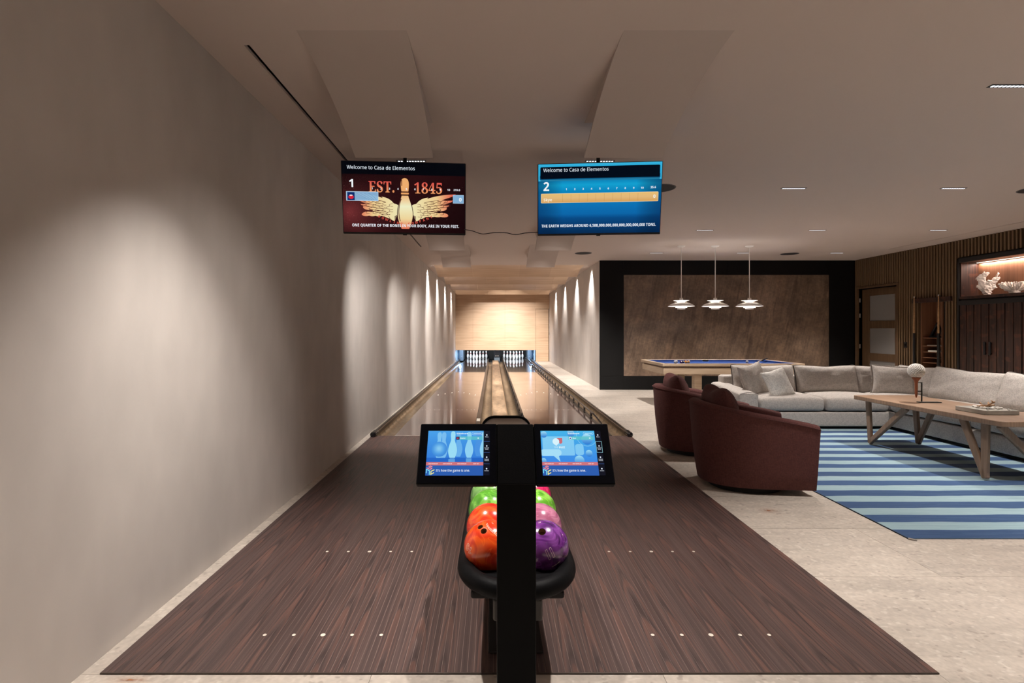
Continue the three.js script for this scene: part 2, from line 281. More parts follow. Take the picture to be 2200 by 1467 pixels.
/* ceiling with two slots */
{
  const s = new THREE.Shape([[-1.95, -5.2], [9.0, -5.2], [9.0, WB + 0.3], [AL + 0.25, WB + 0.3], [AL + 0.25, 13.37], [-1.95, 13.37]].map((p) => new THREE.Vector2(...p)));
  const hole = (x0, x1, a, b) => s.holes.push(new THREE.Path([[x0, a], [x0, b], [x1, b], [x1, a]].map((p) => new THREE.Vector2(...p))));
  hole(-1.452, -1.42, 3.05, 10.45); hole(8.115, 8.135, 2.0, 10.75);
  const g = new THREE.ExtrudeGeometry(s, { depth: 0.1, bevelEnabled: false }); g.rotateX(-Math.PI / 2); g.translate(0, CEIL, 0);
  struct('ceiling', triUV(g), M.ceiling);
  struct('trim_1', merge([bD(-1.475, -1.452, CEIL + 0.02, CEIL + 0.1, 3.02, 10.48), bD(-1.42, -1.397, CEIL + 0.02, CEIL + 0.1, 3.02, 10.48), bD(-1.475, -1.397, CEIL + 0.1, CEIL + 0.12, 3.02, 10.48)]), M.blackMatt);
  struct('trim_2', merge([bD(8.09, 8.115, CEIL + 0.02, CEIL + 0.1, 1.97, 10.78), bD(8.135, 8.16, CEIL + 0.02, CEIL + 0.1, 1.97, 10.78), bD(8.09, 8.16, CEIL + 0.1, CEIL + 0.12, 1.97, 10.78)]), M.blackMatt);
  struct('ceiling_void', bD(-1.95, 9.0, 3.3, 3.4, -5.2, 27.8), M.blackMatt);
}
/* wall between lanes and games room, seen from the lanes */
struct('wall_alcove', bD(AL, AL + 0.22, -0.16, 3.3, WB + 0.03, 27.8), M.plaster);
/* stone-clad wall behind the pool table */
{
  const w = struct('wall_back');
  mesh('backing', bD(AL + 0.02, 9.0, -0.16, 3.3, WB + 0.05, WB + 0.3), M.blackMatt, w);
  const P = (x0, x1, y0, y1) => mesh('black_panel', bD(x0 + 0.001, x1 - 0.001, y0 + 0.001, y1 - 0.001, WB, WB + 0.05, 0.003), M.blackPanel, w);
  P(AL - 0.015, 3.115, 0.322, CEIL); P(8.01, WR, 0.322, CEIL); P(3.115, 5.56, 2.738, CEIL); P(5.56, 8.01, 2.738, CEIL);
  for (const [a, b] of [[AL - 0.015, 3.115], [3.115, 5.56], [5.56, 8.01], [8.01, WR]]) P(a, b, 0, 0.322);
  mesh('stone_slab', bD(3.118, 8.007, 0.325, 2.735, WB + 0.006, WB + 0.05, 0.003), M.slab, w);
}
/* slatted wall on the right: backing with openings, then one slat after the other */
const DOOR = [11.16, 12.37, 2.385], CUE = [10.04, 10.55, 0.40, 2.0], CAB = [6.6, 9.66, 2.70];
{
  const w = struct('wall_right'); const B = (a, b, y0, y1) => bD(WR + 0.03, WR + 0.6, y0, y1, a, b);
  mesh('backing', merge([B(-5.2, CAB[0], -0.16, 3.3), B(CAB[0], CAB[1], CAB[2], 3.3), B(CAB[1], CUE[0], -0.16, 3.3), B(CUE[0], CUE[1], -0.16, CUE[2]), B(CUE[0], CUE[1], CUE[3], 3.3),
    B(CUE[1], DOOR[0], -0.16, 3.3), B(DOOR[0], DOOR[1], DOOR[2], 3.3), B(DOOR[1], WB + 0.1, -0.16, 3.3), bD(WR + 0.6, WR + 0.7, -0.16, 3.3, -5.2, 27.8)]), M.slatBack, w);
  const geo = {};
  for (let D = WB - 0.045; D > 6.3; D -= 0.067) {
    let y0 = 0.0, y1 = CEIL, two = null;
    if (D < DOOR[1] + 0.05 && D > DOOR[0] - 0.06) y0 = DOOR[2] + 0.055;
    else if (D < CAB[1] + 0.05 && D > CAB[0]) y0 = CAB[2] + 0.06;
    else if (D < CUE[1] + 0.03 && D > CUE[0] - 0.03) { y0 = CUE[3]; two = [0, CUE[2]]; }
    for (const [a, b] of two ? [[y0, y1], two] : [[y0, y1]]) { const k = a + '_' + b; geo[k] ??= bx(0.045, b - a, 0.029, 0, (a + b) / 2, 0, 0.003); const o = mesh('slat', geo[k], M.slat, w); o.position.set(WR + 0.0065, 0, -D); }
  }
}
/* door: frame, jamb with hinges, leaf with panes */
{
  const d = struct('door_1');
  const fr = (a, b, y0, y1, x0 = WR - 0.022, x1 = WR + 0.13) => bD(x0, x1, y0, y1, a, b, 0.004);
  mesh('door_frame', merge([fr(DOOR[1], DOOR[1] + 0.045, 0, DOOR[2] + 0.045), fr(DOOR[0] - 0.045, DOOR[0], 0, DOOR[2] + 0.045), fr(DOOR[0], DOOR[1], DOOR[2], DOOR[2] + 0.045)]), M.doorWood, d);
  const X0 = WR + 0.10, X1 = WR + 0.145;
  mesh('door_stile', bD(X0, X1, 0.01, 2.37, 12.13, DOOR[1] - 0.005, 0.004), M.doorWood, d); mesh('door_stile', bD(X0, X1, 0.01, 2.37, DOOR[0] + 0.005, 11.36, 0.004), M.doorWood, d);
  const rails = [[2.21, 2.37], [1.46, 1.63], [0.72, 0.89], [0.01, 0.20]];
  for (const [a, b] of rails) mesh('door_rail', bD(X0, X1, a, b, 11.36, 12.13, 0.004), M.doorWood, d);
  for (const [a, b] of [[1.63, 2.21], [0.89, 1.46], [0.20, 0.72]]) mesh('glass_pane', bD(X0 + 0.018, X0 + 0.028, a, b, 11.36, 12.13), M.glassGrey, d);
  for (const y of [2.12, 1.76, 1.04, 0.3]) { const h = mesh('hinge', merge([bD(WR + 0.035, WR + 0.065, y - 0.045, y + 0.045, DOOR[1] - 0.006, DOOR[1] + 0.002), cyl(0.007, 0.007, 0.1, WR + 0.05, y, -(DOOR[1] - 0.008), 10)]), M.metal, d); }
}
/* timber lining of the lane alcove: four panel fields, each one dipping towards its far edge and hiding a lamp */
const DIP = 0.185, ENDS = [14.5, 16.92, 19.34, 21.76];
{
  const w = struct('ceiling_alcove'); let k = 0;
  const field = (S, E, dip) => {
    const cut = [-1.52, -0.55, 0.72, 1.55, 2.33], j = (k++ % 2) * 0.35;
    const prof = [[S, CEIL]]; const c = E - 1.28; if (c > S) prof.push([c, CEIL]);
    for (let i = 1; i <= 10; i++) { const t = i / 10; const D = Math.max(c, S) + (E - Math.max(c, S)) * t; prof.push([D, CEIL - (dip ? DIP * t * t : 0)]); }
    const up = prof.map(([D, y]) => [D, y + 0.03]).reverse(); up[0][0] -= 0.002;
    for (let i = 0; i < 4; i++) mesh('timber_panel', extrudeX([...prof, ...up], cut[i] + (i && i < 4 ? j * (i % 2 ? 1 : -0.6) : 0) + 0.0012, cut[i + 1] + (i + 1 < 4 ? j * ((i + 1) % 2 ? 1 : -0.6) : 0) - 0.0012), i % 2 ? M.bamboo : M.bamboo2, w);
  };
  field(13.37, ENDS[0], true); for (let i = 1; i < 4; i++) field(ENDS[i - 1] + 0.02, ENDS[i], true); field(ENDS[3] + 0.02, MASK, false);
  mesh('soffit', merge([bD(-1.95, AL + 0.3, CEIL + 0.12, CEIL + 0.2, 13.3, 24.2), bD(WL, -1.522, CEIL, CEIL + 0.05, 13.372, 23.8), bD(2.332, AL, CEIL, CEIL + 0.05, 13.372, 23.8)]), M.ceiling, w);
}
/* timber wall over the pins */
{
  const w = struct('wall_pins'); const xs = [WL, -0.91, 0.55, 1.945, AL + 0.01], ys = [0.51, 1.63, CEIL + 0.05]; let k = 0;
  for (let i = 0; i < 3; i++) for (let j = 0; j < 2; j++) mesh('timber_panel', bD(xs[i] + 0.001, xs[i + 1] - 0.001, ys[j] + 0.001, ys[j + 1] - 0.001, MASK, MASK + 0.04, 0.002), k++ % 2 ? M.bamboo2 : M.bamboo, w);
  mesh('timber_panel', bD(1.946, AL + 0.01, 2.385, CEIL + 0.05, MASK, MASK + 0.04, 0.002), M.bamboo, w);
  mesh('access_panel', bD(1.952, AL - 0.03, 0.004, 2.378, MASK + 0.003, MASK + 0.04, 0.002), M.bamboo2, w);
  // the dark pinsetter pit behind it
  mesh('pit_lining', merge([bD(WL, AL, -0.1, 2.0, 27.5, 27.6), bD(1.935, 1.945, -0.1, 2.0, MASK + 0.04, 27.5), bD(WL, AL, 1.2, 1.3, MASK + 0.04, 27.5), bD(WL, AL, -0.16, -0.1, 26.25, 27.6)]), M.blackMatt, w);
}

/* ================= LAMPS IN THE ROOM ================= */
const ord = ['first', 'second', 'third', 'fourth', 'fifth', 'sixth'];
// a slim recessed fitting: black tray, ten lit cells
const dlTray = merge([bx(0.29, 0.004, 0.046, 0, -0.001, 0)]), dlCells = merge([...Array(10)].map((_, i) => bx(0.016, 0.003, 0.022, -0.122 + i * 0.0271, -0.0035, 0)));
function downlight(x, D, label, group) {
  const t = thing('recessed_light', label, 'ceiling light', [x, CEIL, -D], group); mesh('tray', dlTray, M.black, t); mesh('light_cells', dlCells, M.glow, t); return t;
}
for (const [r, D] of [11.27, 8.7, 6.13, 3.56, 0.99, -1.6].entries()) for (const [c, x] of [3.52, 5.39, 7.4].entries()) {
  downlight(x, D, `recessed ceiling light, ${ord[r]} row from the stone wall, ${ord[c]} column from the lanes`, 'recessed lights over the lounge');
  spot(x, CEIL - 0.02, D, x, 0, D, r > 4 ? LAMP.rear : LAMP.grid, r > 4 ? 60 : 39, 0.65, LAMP.neutral);
}
for (const [x, side] of [[-0.8, 'wall-side'], [1.05, 'lounge-side']]) {
  for (const [i, D] of [2.57, 0].entries()) { downlight(x, D, `slim recessed ceiling light over the ${side} approach, ${ord[i]} one in front of the fin`, 'recessed lights over the approach');
  spot(x, CEIL - 0.02, D, x - (x < 0 ? 0.25 : 0), 0, D, LAMP.approach * (D ? 1 : 0.55), 39, 0.75, LAMP.neutral); }
  if (x > 0) spot(x, CEIL - 0.02, 2.57, WL, 0.95, 3.25, LAMP.wallTilt, 23, 0.6, LAMP.neutral);   // this fitting's tilted head washes the long plaster wall
  downlight(x, -1.6, `slim recessed ceiling light behind the ${side} approach`, 'recessed lights behind the approach'); spot(x, CEIL - 0.02, -1.6, x, 0, -1.6, LAMP.rear, 60, 0.6, LAMP.neutral);
  for (const [i, D] of [5.14, 7.56, 9.98, 12.3].entries()) {
    downlight(x, D, `slim recessed light above the ${side} lane, ${ord[i]} one behind the television`, 'recessed lights over the lanes');
    spot(x, CEIL - 0.02, D, x, 0, D + 3.3, LAMP.laneBeam, 36, 0.4, LAMP.white);
  }
}
// small round spots grazing the plaster: lens disc in the slot / side gap
function grazer(x, D, side, tilt, I, half, label) {
  const t = thing('wall_washer', label, 'spotlight', [x, CEIL - 0.002, -D], 'spotlights grazing the plaster walls');
  mesh('housing', lathe([[0.012, -0.004], [0.02, -0.004], [0.022, 0.002], [0.012, 0.002]], 18), M.white, t); mesh('lens', cyl(0.011, 0.011, 0.003, 0, 0.0, 0, 14), M.glowWarm, t);
  spot(x, CEIL - 0.014, D, x + side * 0.30, 0.0, D + tilt, I, half, 0.8, LAMP.white, 3);
}
for (const [i, D] of [13.55, 15.9, 18.5, 21.2].entries()) { grazer(-1.60, D, -1, 0.6, LAMP.alcove, 40, `tiny spot between timber ceiling and long plaster wall, ${ord[i]} from the lane start`); grazer(2.45, D, 1, 0.4, LAMP.alcove, 40, `tiny spot between timber ceiling and lounge-side alcove wall, ${ord[i]} from the lane start`); }
// two small spots in the last timber field light the wall over the pins
for (const [i, x] of [0.1, 0.95].entries()) {
  const t = thing('pin_wall_spot', `small round spot in the last timber ceiling field, ${['wall-side', 'lounge-side'][i]} one of two`, 'spotlight', [x, CEIL, -20.3], 'spots for the timber wall');
  mesh('ring', lathe([[0.03, 0], [0.04, -0.004], [0.045, 0], [0.03, 0]], 20), M.white, t); mesh('lens', cyl(0.03, 0.03, 0.004, 0, -0.002, 0, 18), M.glowWarm, t);
  spot(x, CEIL - 0.02, 20.3, 0.62, 0.36, MASK, LAMP.mask * 0.5, 42, 1, LAMP.white);
}
// ceiling loudspeakers
for (const [i, [x, D]] of [[1.95, 6.13], [1.95, 11.3], [6.46, 11.4], [6.42, 6.17]].entries()) {
  const t = thing('ceiling_speaker', ['dark round ceiling speaker half hidden behind the blue television', 'dark round ceiling speaker in front of the black wall end, by the lanes', 'dark round ceiling speaker between pendant lamps and slatted wall', 'dark round ceiling speaker cut off by the picture edge'][i], 'speaker', [x, CEIL, -D]);
  mesh('rim', lathe([[0.17, 0], [0.172, -0.004], [0.182, -0.004], [0.185, 0]], 40), M.greyPlastic, t); mesh('grille', cyl(0.171, 0.171, 0.003, 0, -0.0015, 0, 40), M.blackMatt, t);
}

/* ================= BOWLING ================= */
/* approach: 128 narrow strips with pale joints */
{
  const t = thing('bowling_approach', 'dark brown wood-strip approach floor with pale pinstripes and dots', 'bowling approach');
  mesh('underlay', bD(APX0, APX1, 0.0, DECK - 0.0012, FRONT, FOUL), M.approachLine, t);
  const n = 128, w = (APX1 - APX0) / n;
  for (let i = 0; i < n; i++) { const x0 = APX0 + i * w; mesh('strip', bD(x0 + (i ? 0.0007 : 0), x0 + w - (i < n - 1 ? 0.0007 : 0), DECK - 0.0012, DECK, FRONT, FOUL), M.approach, t); }
  mesh('front_edge', bD(APX0, APX1, 0.0005, DECK + 0.0006, FRONT - 0.006, FRONT, 0.001), M.capBrown, t);
  for (const c of [-0.788, 1.011]) for (const [d, r0] of [[4.572, 0.0085], [3.658, 0.0085]]) for (let k = -2; k <= 2; k++) { const r = k ? r0 : r0 * 1.35; mesh('marker_dot', cyl(r, r, 0.0006, c + k * 0.1351, DECK + 0.0003, -(FOUL - d), 20), M.laneWhite, t); }
}
const LANES = [[-1.315, -0.261, 'wall-side', 'first'], [0.484, 1.538, 'lounge-side', 'second']];
for (const [x0, x1, side] of LANES) {
  const t = thing('bowling_lane', `glossy dark wood bowling lane, the ${side} one, mirroring the pins`, 'bowling lane');
  mesh('lane_bed', bD(x0, x1, -0.05, DECK, FOUL + 0.012, 26.25), M.lane, t);
  mesh('foul_line', bD(x0, x1, -0.04, DECK + 0.0005, FOUL, FOUL + 0.012), M.laneWhite, t);
  const c = (x0 + x1) / 2, b = 0.027;
  for (let k = 0; k < 7; k++) { const D = 11.35 + 0.2 * (3 - Math.abs(k - 3)), x = c + (k - 3) * 5 * b; const s = new THREE.Shape([[0, 0.15], [0.016, 0], [0, 0.03], [-0.016, 0]].map((q) => new THREE.Vector2(...q))); const g = new THREE.ExtrudeGeometry(s, { depth: 0.0005, bevelEnabled: false }); g.rotateX(-Math.PI / 2); g.translate(x, DECK, -D); mesh('arrow', tidy(g), M.laneWhite, t); }
  for (const q of [3, 5, 8, 11, 14]) for (const s of [-1, 1]) mesh('marker_dot', cyl(0.009, 0.009, 0.0006, c + s * (20 - q) * b, DECK + 0.0003, -9.28, 14), M.laneWhite, t);
  mesh('joint_line', bD(x0, x1, DECK, DECK + 0.0003, 9.278, 9.282), M.approachLine, t);
  mesh('deck_edge', bD(x0 + 0.1, x1 - 0.1, DECK, DECK + 0.006, 26.15, 26.22), M.laneWhite, t);
}
/* gutters, capping and bumper rails */
function gutter(x0, x1, label) {
  const r = (x1 - x0) / 2, c = (x0 + x1) / 2, P = [], n = 16, dep = 0.085;
  for (let i = 0; i <= n; i++) { const a = Math.PI * i / n; P.push([c - r * Math.cos(a), DECK - 0.004 - dep * Math.sin(a) ** 0.8]); }
  for (let i = n; i >= 0; i--) { const a = Math.PI * i / n; P.push([c - (r + 0.002) * Math.cos(a), DECK - 0.012 - (dep + 0.004) * Math.sin(a) ** 0.8]); }
  const t = thing('gutter', label, 'gutter'); const L = [FOUL + 0.012, 12.6, 18.2, 24.25];
  for (let i = 0; i < 3; i++) mesh('trough', crease(extrudeD(P, L[i] + 0.002, L[i + 1] - 0.002)), M.gutter, t);
}
gutter(-1.555, -1.315, 'tan gutter trough between the plaster wall and the wall-side lane'); gutter(-0.19, -0.02, 'narrow tan gutter between the wall-side lane and the middle capping');
gutter(0.246, 0.42, 'narrow tan gutter between the middle capping and the black bumper rail'); gutter(1.60, 1.785, 'tan gutter trough on the lounge side of the second lane');
{
  const cap = (x0, x1, label, flip) => { const t = thing('capping_rail', label, 'capping'); mesh('rail', extrudeD([[x0, -0.05], [x1, -0.05], [x1, 0.045], [x1 - 0.02, 0.062], [x0 + 0.02, 0.062], [x0, 0.045]], FOUL + 0.02, 26.2), M.capBrown, t);
    mesh('groove', bD(x0 + (flip ? 0.012 : x1 - x0 - 0.016), x0 + (flip ? 0.016 : x1 - x0 - 0.012), 0.05, 0.0625, FOUL + 0.1, 26), M.black, t);
    const g = softBox(x1 - x0 + 0.012, 0.066, 0.22, 0.03, 0, 10); g.translate((x0 + x1) / 2, 0.035, -(FOUL + 0.02)); mesh('end_cap', g, M.blackGloss, t); };
  cap(-1.622, -1.555, 'dark brown capping rail along the plaster wall with black end cap'); cap(1.785, 1.85, 'dark brown capping rail along the stone floor with black end cap', true);
  const m = thing('middle_capping', 'flat tan capping between the two middle gutters', 'capping'); const L = [FOUL + 0.012, 9.6, 13.3, 17, 20.7, 24.3];
  for (let i = 0; i < 5; i++) mesh('capping_board', bD(-0.02, 0.246, -0.05, DECK + 0.02, L[i] + 0.0015, L[i + 1] - 0.0015, 0.006), M.capTan, m);
  mesh('edge_strip', merge([bD(-0.012, -0.004, DECK + 0.018, DECK + 0.024, FOUL + 0.02, 24.2), bD(0.23, 0.238, DECK + 0.018, DECK + 0.024, FOUL + 0.02, 24.2)]), M.brass, m);
  const lo = thing('lowered_bumper', 'brown lowered bumper strip along the inner edge of the wall-side lane', 'bumper rail'); mesh('bar', bD(-0.258, -0.192, -0.05, DECK + 0.008, FOUL + 0.02, 26, 0.008), M.capBrown, lo); mesh('end_plate', bD(-0.255, -0.2, DECK + 0.004, DECK + 0.01, 8.08, 8.32), M.laneWhite, lo);
  for (const [x, s, label] of [[1.568, 1, 'raised black bumper rail on posts at the lounge-side gutter'], [0.452, -1, 'raised black bumper rail on posts beside the middle gutter']]) {
    const b = thing('bumper_rail', label, 'bumper rail');
    mesh('top_bar', bD(x - 0.010, x + 0.022 * 1, 0.098, 0.118, 8.2, 25.2, 0.006), M.capBrown, b); mesh('lower_bar', bD(x - 0.005, x + 0.012, 0.030, 0.044, 8.3, 25.2, 0.004), M.capBrown, b); mesh('base_bar', bD(x - 0.028, x + 0.03, -0.05, DECK + 0.004, FOUL + 0.02, 25.6, 0.004), M.capBrown, b);
    const pg = bx(0.022, 0.1, 0.075, 0, 0.055, 0, 0.004); for (let D = 8.38; D < 25; D += 0.6) { const p = mesh('post', pg, M.black, b); p.position.set(x, 0, -D); }
    mesh('nose', tube([[x + 0.005, 0.11, -8.22], [x + 0.02, 0.08, -8.02], [x + 0.045, 0.03, -7.78], [x + 0.05, 0.012, -7.7]], 0.011, 16, 8), M.black, b);
  }
}
/* pins */
const pinPts = [[0, 0], [0.026, 0], [0.0286, 0.004], [0.0345, 0.02], [0.0495, 0.057], [0.0575, 0.086], [0.0605, 0.114], [0.0575, 0.149], [0.0477, 0.184], [0.0356, 0.216], [0.0262, 0.239], [0.0228, 0.254], [0.0235, 0.274], [0.0272, 0.298], [0.0314, 0.326], [0.0323, 0.343], [0.0300, 0.360], [0.0225, 0.374], [0.011, 0.380], [0, 0.381]];
const pinGeo = smooth(lathe(new THREE.SplineCurve(pinPts.map((p) => new THREE.Vector2(...p))).getPoints(44).map((p) => [Math.max(0, p.x), p.y]), 24)), stripeGeo = merge([lathe([[0.0248, 0.246], [0.0240, 0.254], [0.0240, 0.262], [0.0245, 0.27]], 24), lathe([[0.0292, 0.229], [0.0272, 0.236], [0.0268, 0.24]], 24)]);
{
  const rowN = ['at the front tip', 'in the second row', 'in the third row', 'in the back row'], pos = [[''], [' on the wall side', ' on the lounge side'], [' on the wall side', ' in the middle', ' on the lounge side'], [' at its wall end', ' just inside its wall end', ' just inside its lounge end', ' at its lounge end']]; let proto;
  for (const [x0, x1, side] of LANES) for (let r = 0; r < 4; r++) for (let k = 0; k <= r; k++) {
    let o; const label = `white red-striped pin ${rowN[r]}${pos[r][k]}, ${side} lane`;
    if (!proto) { o = proto = thing('bowling_pin', label, 'bowling pin', [0, 0, 0]); mesh('pin_body', pinGeo, M.pin, o); mesh('neck_stripes', stripeGeo, M.red, o); } else { o = proto.clone(); o.name = numbered('bowling_pin'); scene.add(o); o.userData = { label, category: 'bowling pin' }; }
    o.userData.group = `pins racked on the ${side} lane`; o.position.set((x0 + x1) / 2 + (k - r / 2) * 0.3048, DECK, -(FOUL + 18.29 + r * 0.264));
  }
}
/* pit: divider, side walls and light strips */
{
  const dv = thing('pit_divider', 'dark divider box between the two pin decks with two white plates', 'divider'); mesh('housing', bD(0.05, 0.325, -0.1, 0.9, 24.3, 26.4, 0.01), std({ color: lin(0.06, 0.08, 0.11), roughness: 0.5 }), dv); mesh('sill', bD(0.06, 0.315, -0.02, 0.14, 24.22, 24.3, 0.008), std({ color: lin(0.10, 0.14, 0.18), roughness: 0.5 }), dv);
  for (const x of [0.14, 0.235]) mesh('plate', bD(x - 0.03, x + 0.03, 0.2, 0.25, 24.285, 24.305, 0.004), M.white, dv);
  const kb = std({ color: lin(0.10, 0.14, 0.19), roughness: 0.45 });
  for (const [x, s, n] of [[-1.60, 1, 'wall'], [1.84, -1, 'lounge']]) {
    const k = thing('pit_side_wall', `blue-lit grey side wall of the pin pit on the ${n} side`, 'side wall'); mesh('board', bD(Math.min(x, x + s * 0.02), Math.max(x, x + s * 0.02), -0.05, 1.0, 24.4, 26.6), kb, k);
    mesh('step', bD(Math.min(x, x + s * 0.18), Math.max(x, x + s * 0.18), -0.05, 0.9, 25.0, 26.6, 0.01), kb, k); mesh('bolt', cyl(0.02, 0.02, 0.01, x + s * 0.1, 0.14, -24.995).rotateX(0), M.white, k);
    const l = thing('light_strip', `pale blue upright light strip at the ${n} end of the pin opening`, 'light strip'); mesh('diffuser', bD(x + (s > 0 ? -0.075 : 0.02), x + (s > 0 ? -0.02 : 0.09), 0.03, 0.505, 23.9, 23.93, 0.005), M.glowBlue, l); mesh('back_plate', bD(x + (s > 0 ? -0.09 : 0.01), x + (s > 0 ? -0.005 : 0.1), 0.0, 0.52, 23.93, 23.95), kb, l);
    pt(x + s * 0.10, 0.28, 24.1, LAMP.pit, new THREE.Color(0.25, 0.55, 1.0), 2);
  }
  // lamp bars behind the timber wall shine on the pins
  for (const [x0, x1, side] of LANES) { const c = (x0 + x1) / 2, t = thing('pin_light', `lamp bar hidden above the pins of the ${side} lane`, 'light', [c, 0.86, -24.2], 'lamp bars above the pins'); mesh('bar', bx(0.9, 0.05, 0.06, 0, 0.03, 0, 0.01), M.white, t); mesh('tube', rod([-0.43, 0, 0], [0.43, 0, 0], 0.012), M.glow, t); for (const q of [-0.3, 0.3]) spot(c + q, 0.82, 24.2, c + q * 0.6, 0.12, 25.7, LAMP.pin, 52, 0.6, new THREE.Color(0.86, 0.94, 1)); }
}
/* curved ceiling baffles that hide the lane lamps */
for (const [c, side] of [[-0.785, 'wall-side'], [1.033, 'lounge-side']]) for (const [i, E] of [4.16, 9.0, 11.42].entries()) {
  const t = thing('ceiling_baffle', `curved plaster ceiling fin over the ${side} lane, ${['in front of the television', 'just behind the television', 'farthest down, before the timber ceiling'][i]}`, 'ceiling baffle'), L = 1.26, dr = 0.292, w = 0.307;
  const f = (q) => CEIL - dr * Math.pow(q, 1.75), lowS = [], n = 18; for (let k = 0; k <= n; k++) lowS.push([E - L + L * k / n, f(k / n)]);
  const up = lowS.map(([D, y], k) => [D - 0.012 * k / n, y + 0.022]).reverse(); up[0] = [E, lowS[n][1] + 0.035];
  mesh('curved_sheet', crease(extrudeX([...lowS, ...up], c - w, c + w), 25), M.baffle, t);
  const ch = lowS.filter(([D]) => D <= E - 0.30).map(([D, y]) => [D, Math.min(y + 0.015, CEIL)]); ch.push([E + 0.04, CEIL]);
  mesh('cheek', extrudeX(ch, c - w + 0.006, c - w + 0.022), M.baffle, t); mesh('cheek', extrudeX(ch, c + w - 0.022, c + w - 0.006), M.baffle, t);
}

/* ================= SCREENS ================= */
const F = (c, s, col, str, x, y, al = 'left', w = 'bold', fam = 'sans-serif', fit = 0) => { c.font = `${w} ${s}px ${fam}`; c.fillStyle = col; c.textAlign = al; const k = fit ? fit / c.measureText(str).width : 1; c.save(); c.translate(x, y); c.scale(k, 1); c.fillText(str, 0, 0); c.restore(); };
const screenMat = (t, k = 1) => new THREE.MeshPhysicalMaterial({ color: 0x000000, specularIntensity: 0.3, emissive: 0xffffff, emissiveMap: t, emissiveIntensity: k, roughness: 0.25 });
const pinPath = (c, x, y, h) => { // standing pin outline, base at y
  const q = [[0.075, 0], [0.13, 0.14], [0.16, 0.3], [0.125, 0.48], [0.075, 0.62], [0.062, 0.68], [0.075, 0.78], [0.085, 0.9], [0.06, 0.985], [0, 1]]; c.beginPath(); c.moveTo(x + q[0][0] * h, y);
  const R_ = q.map(([a, b]) => [x + a * h, y - b * h]), L_ = q.map(([a, b]) => [x - a * h, y - b * h]).reverse(); const all = [...R_, ...L_]; for (let i = 1; i < all.length; i++) { const p = all[i - 1], n = all[i]; c.quadraticCurveTo(p[0], p[1], (p[0] + n[0]) / 2, (p[1] + n[1]) / 2); } c.lineTo(...all[all.length - 1]); c.closePath(); };
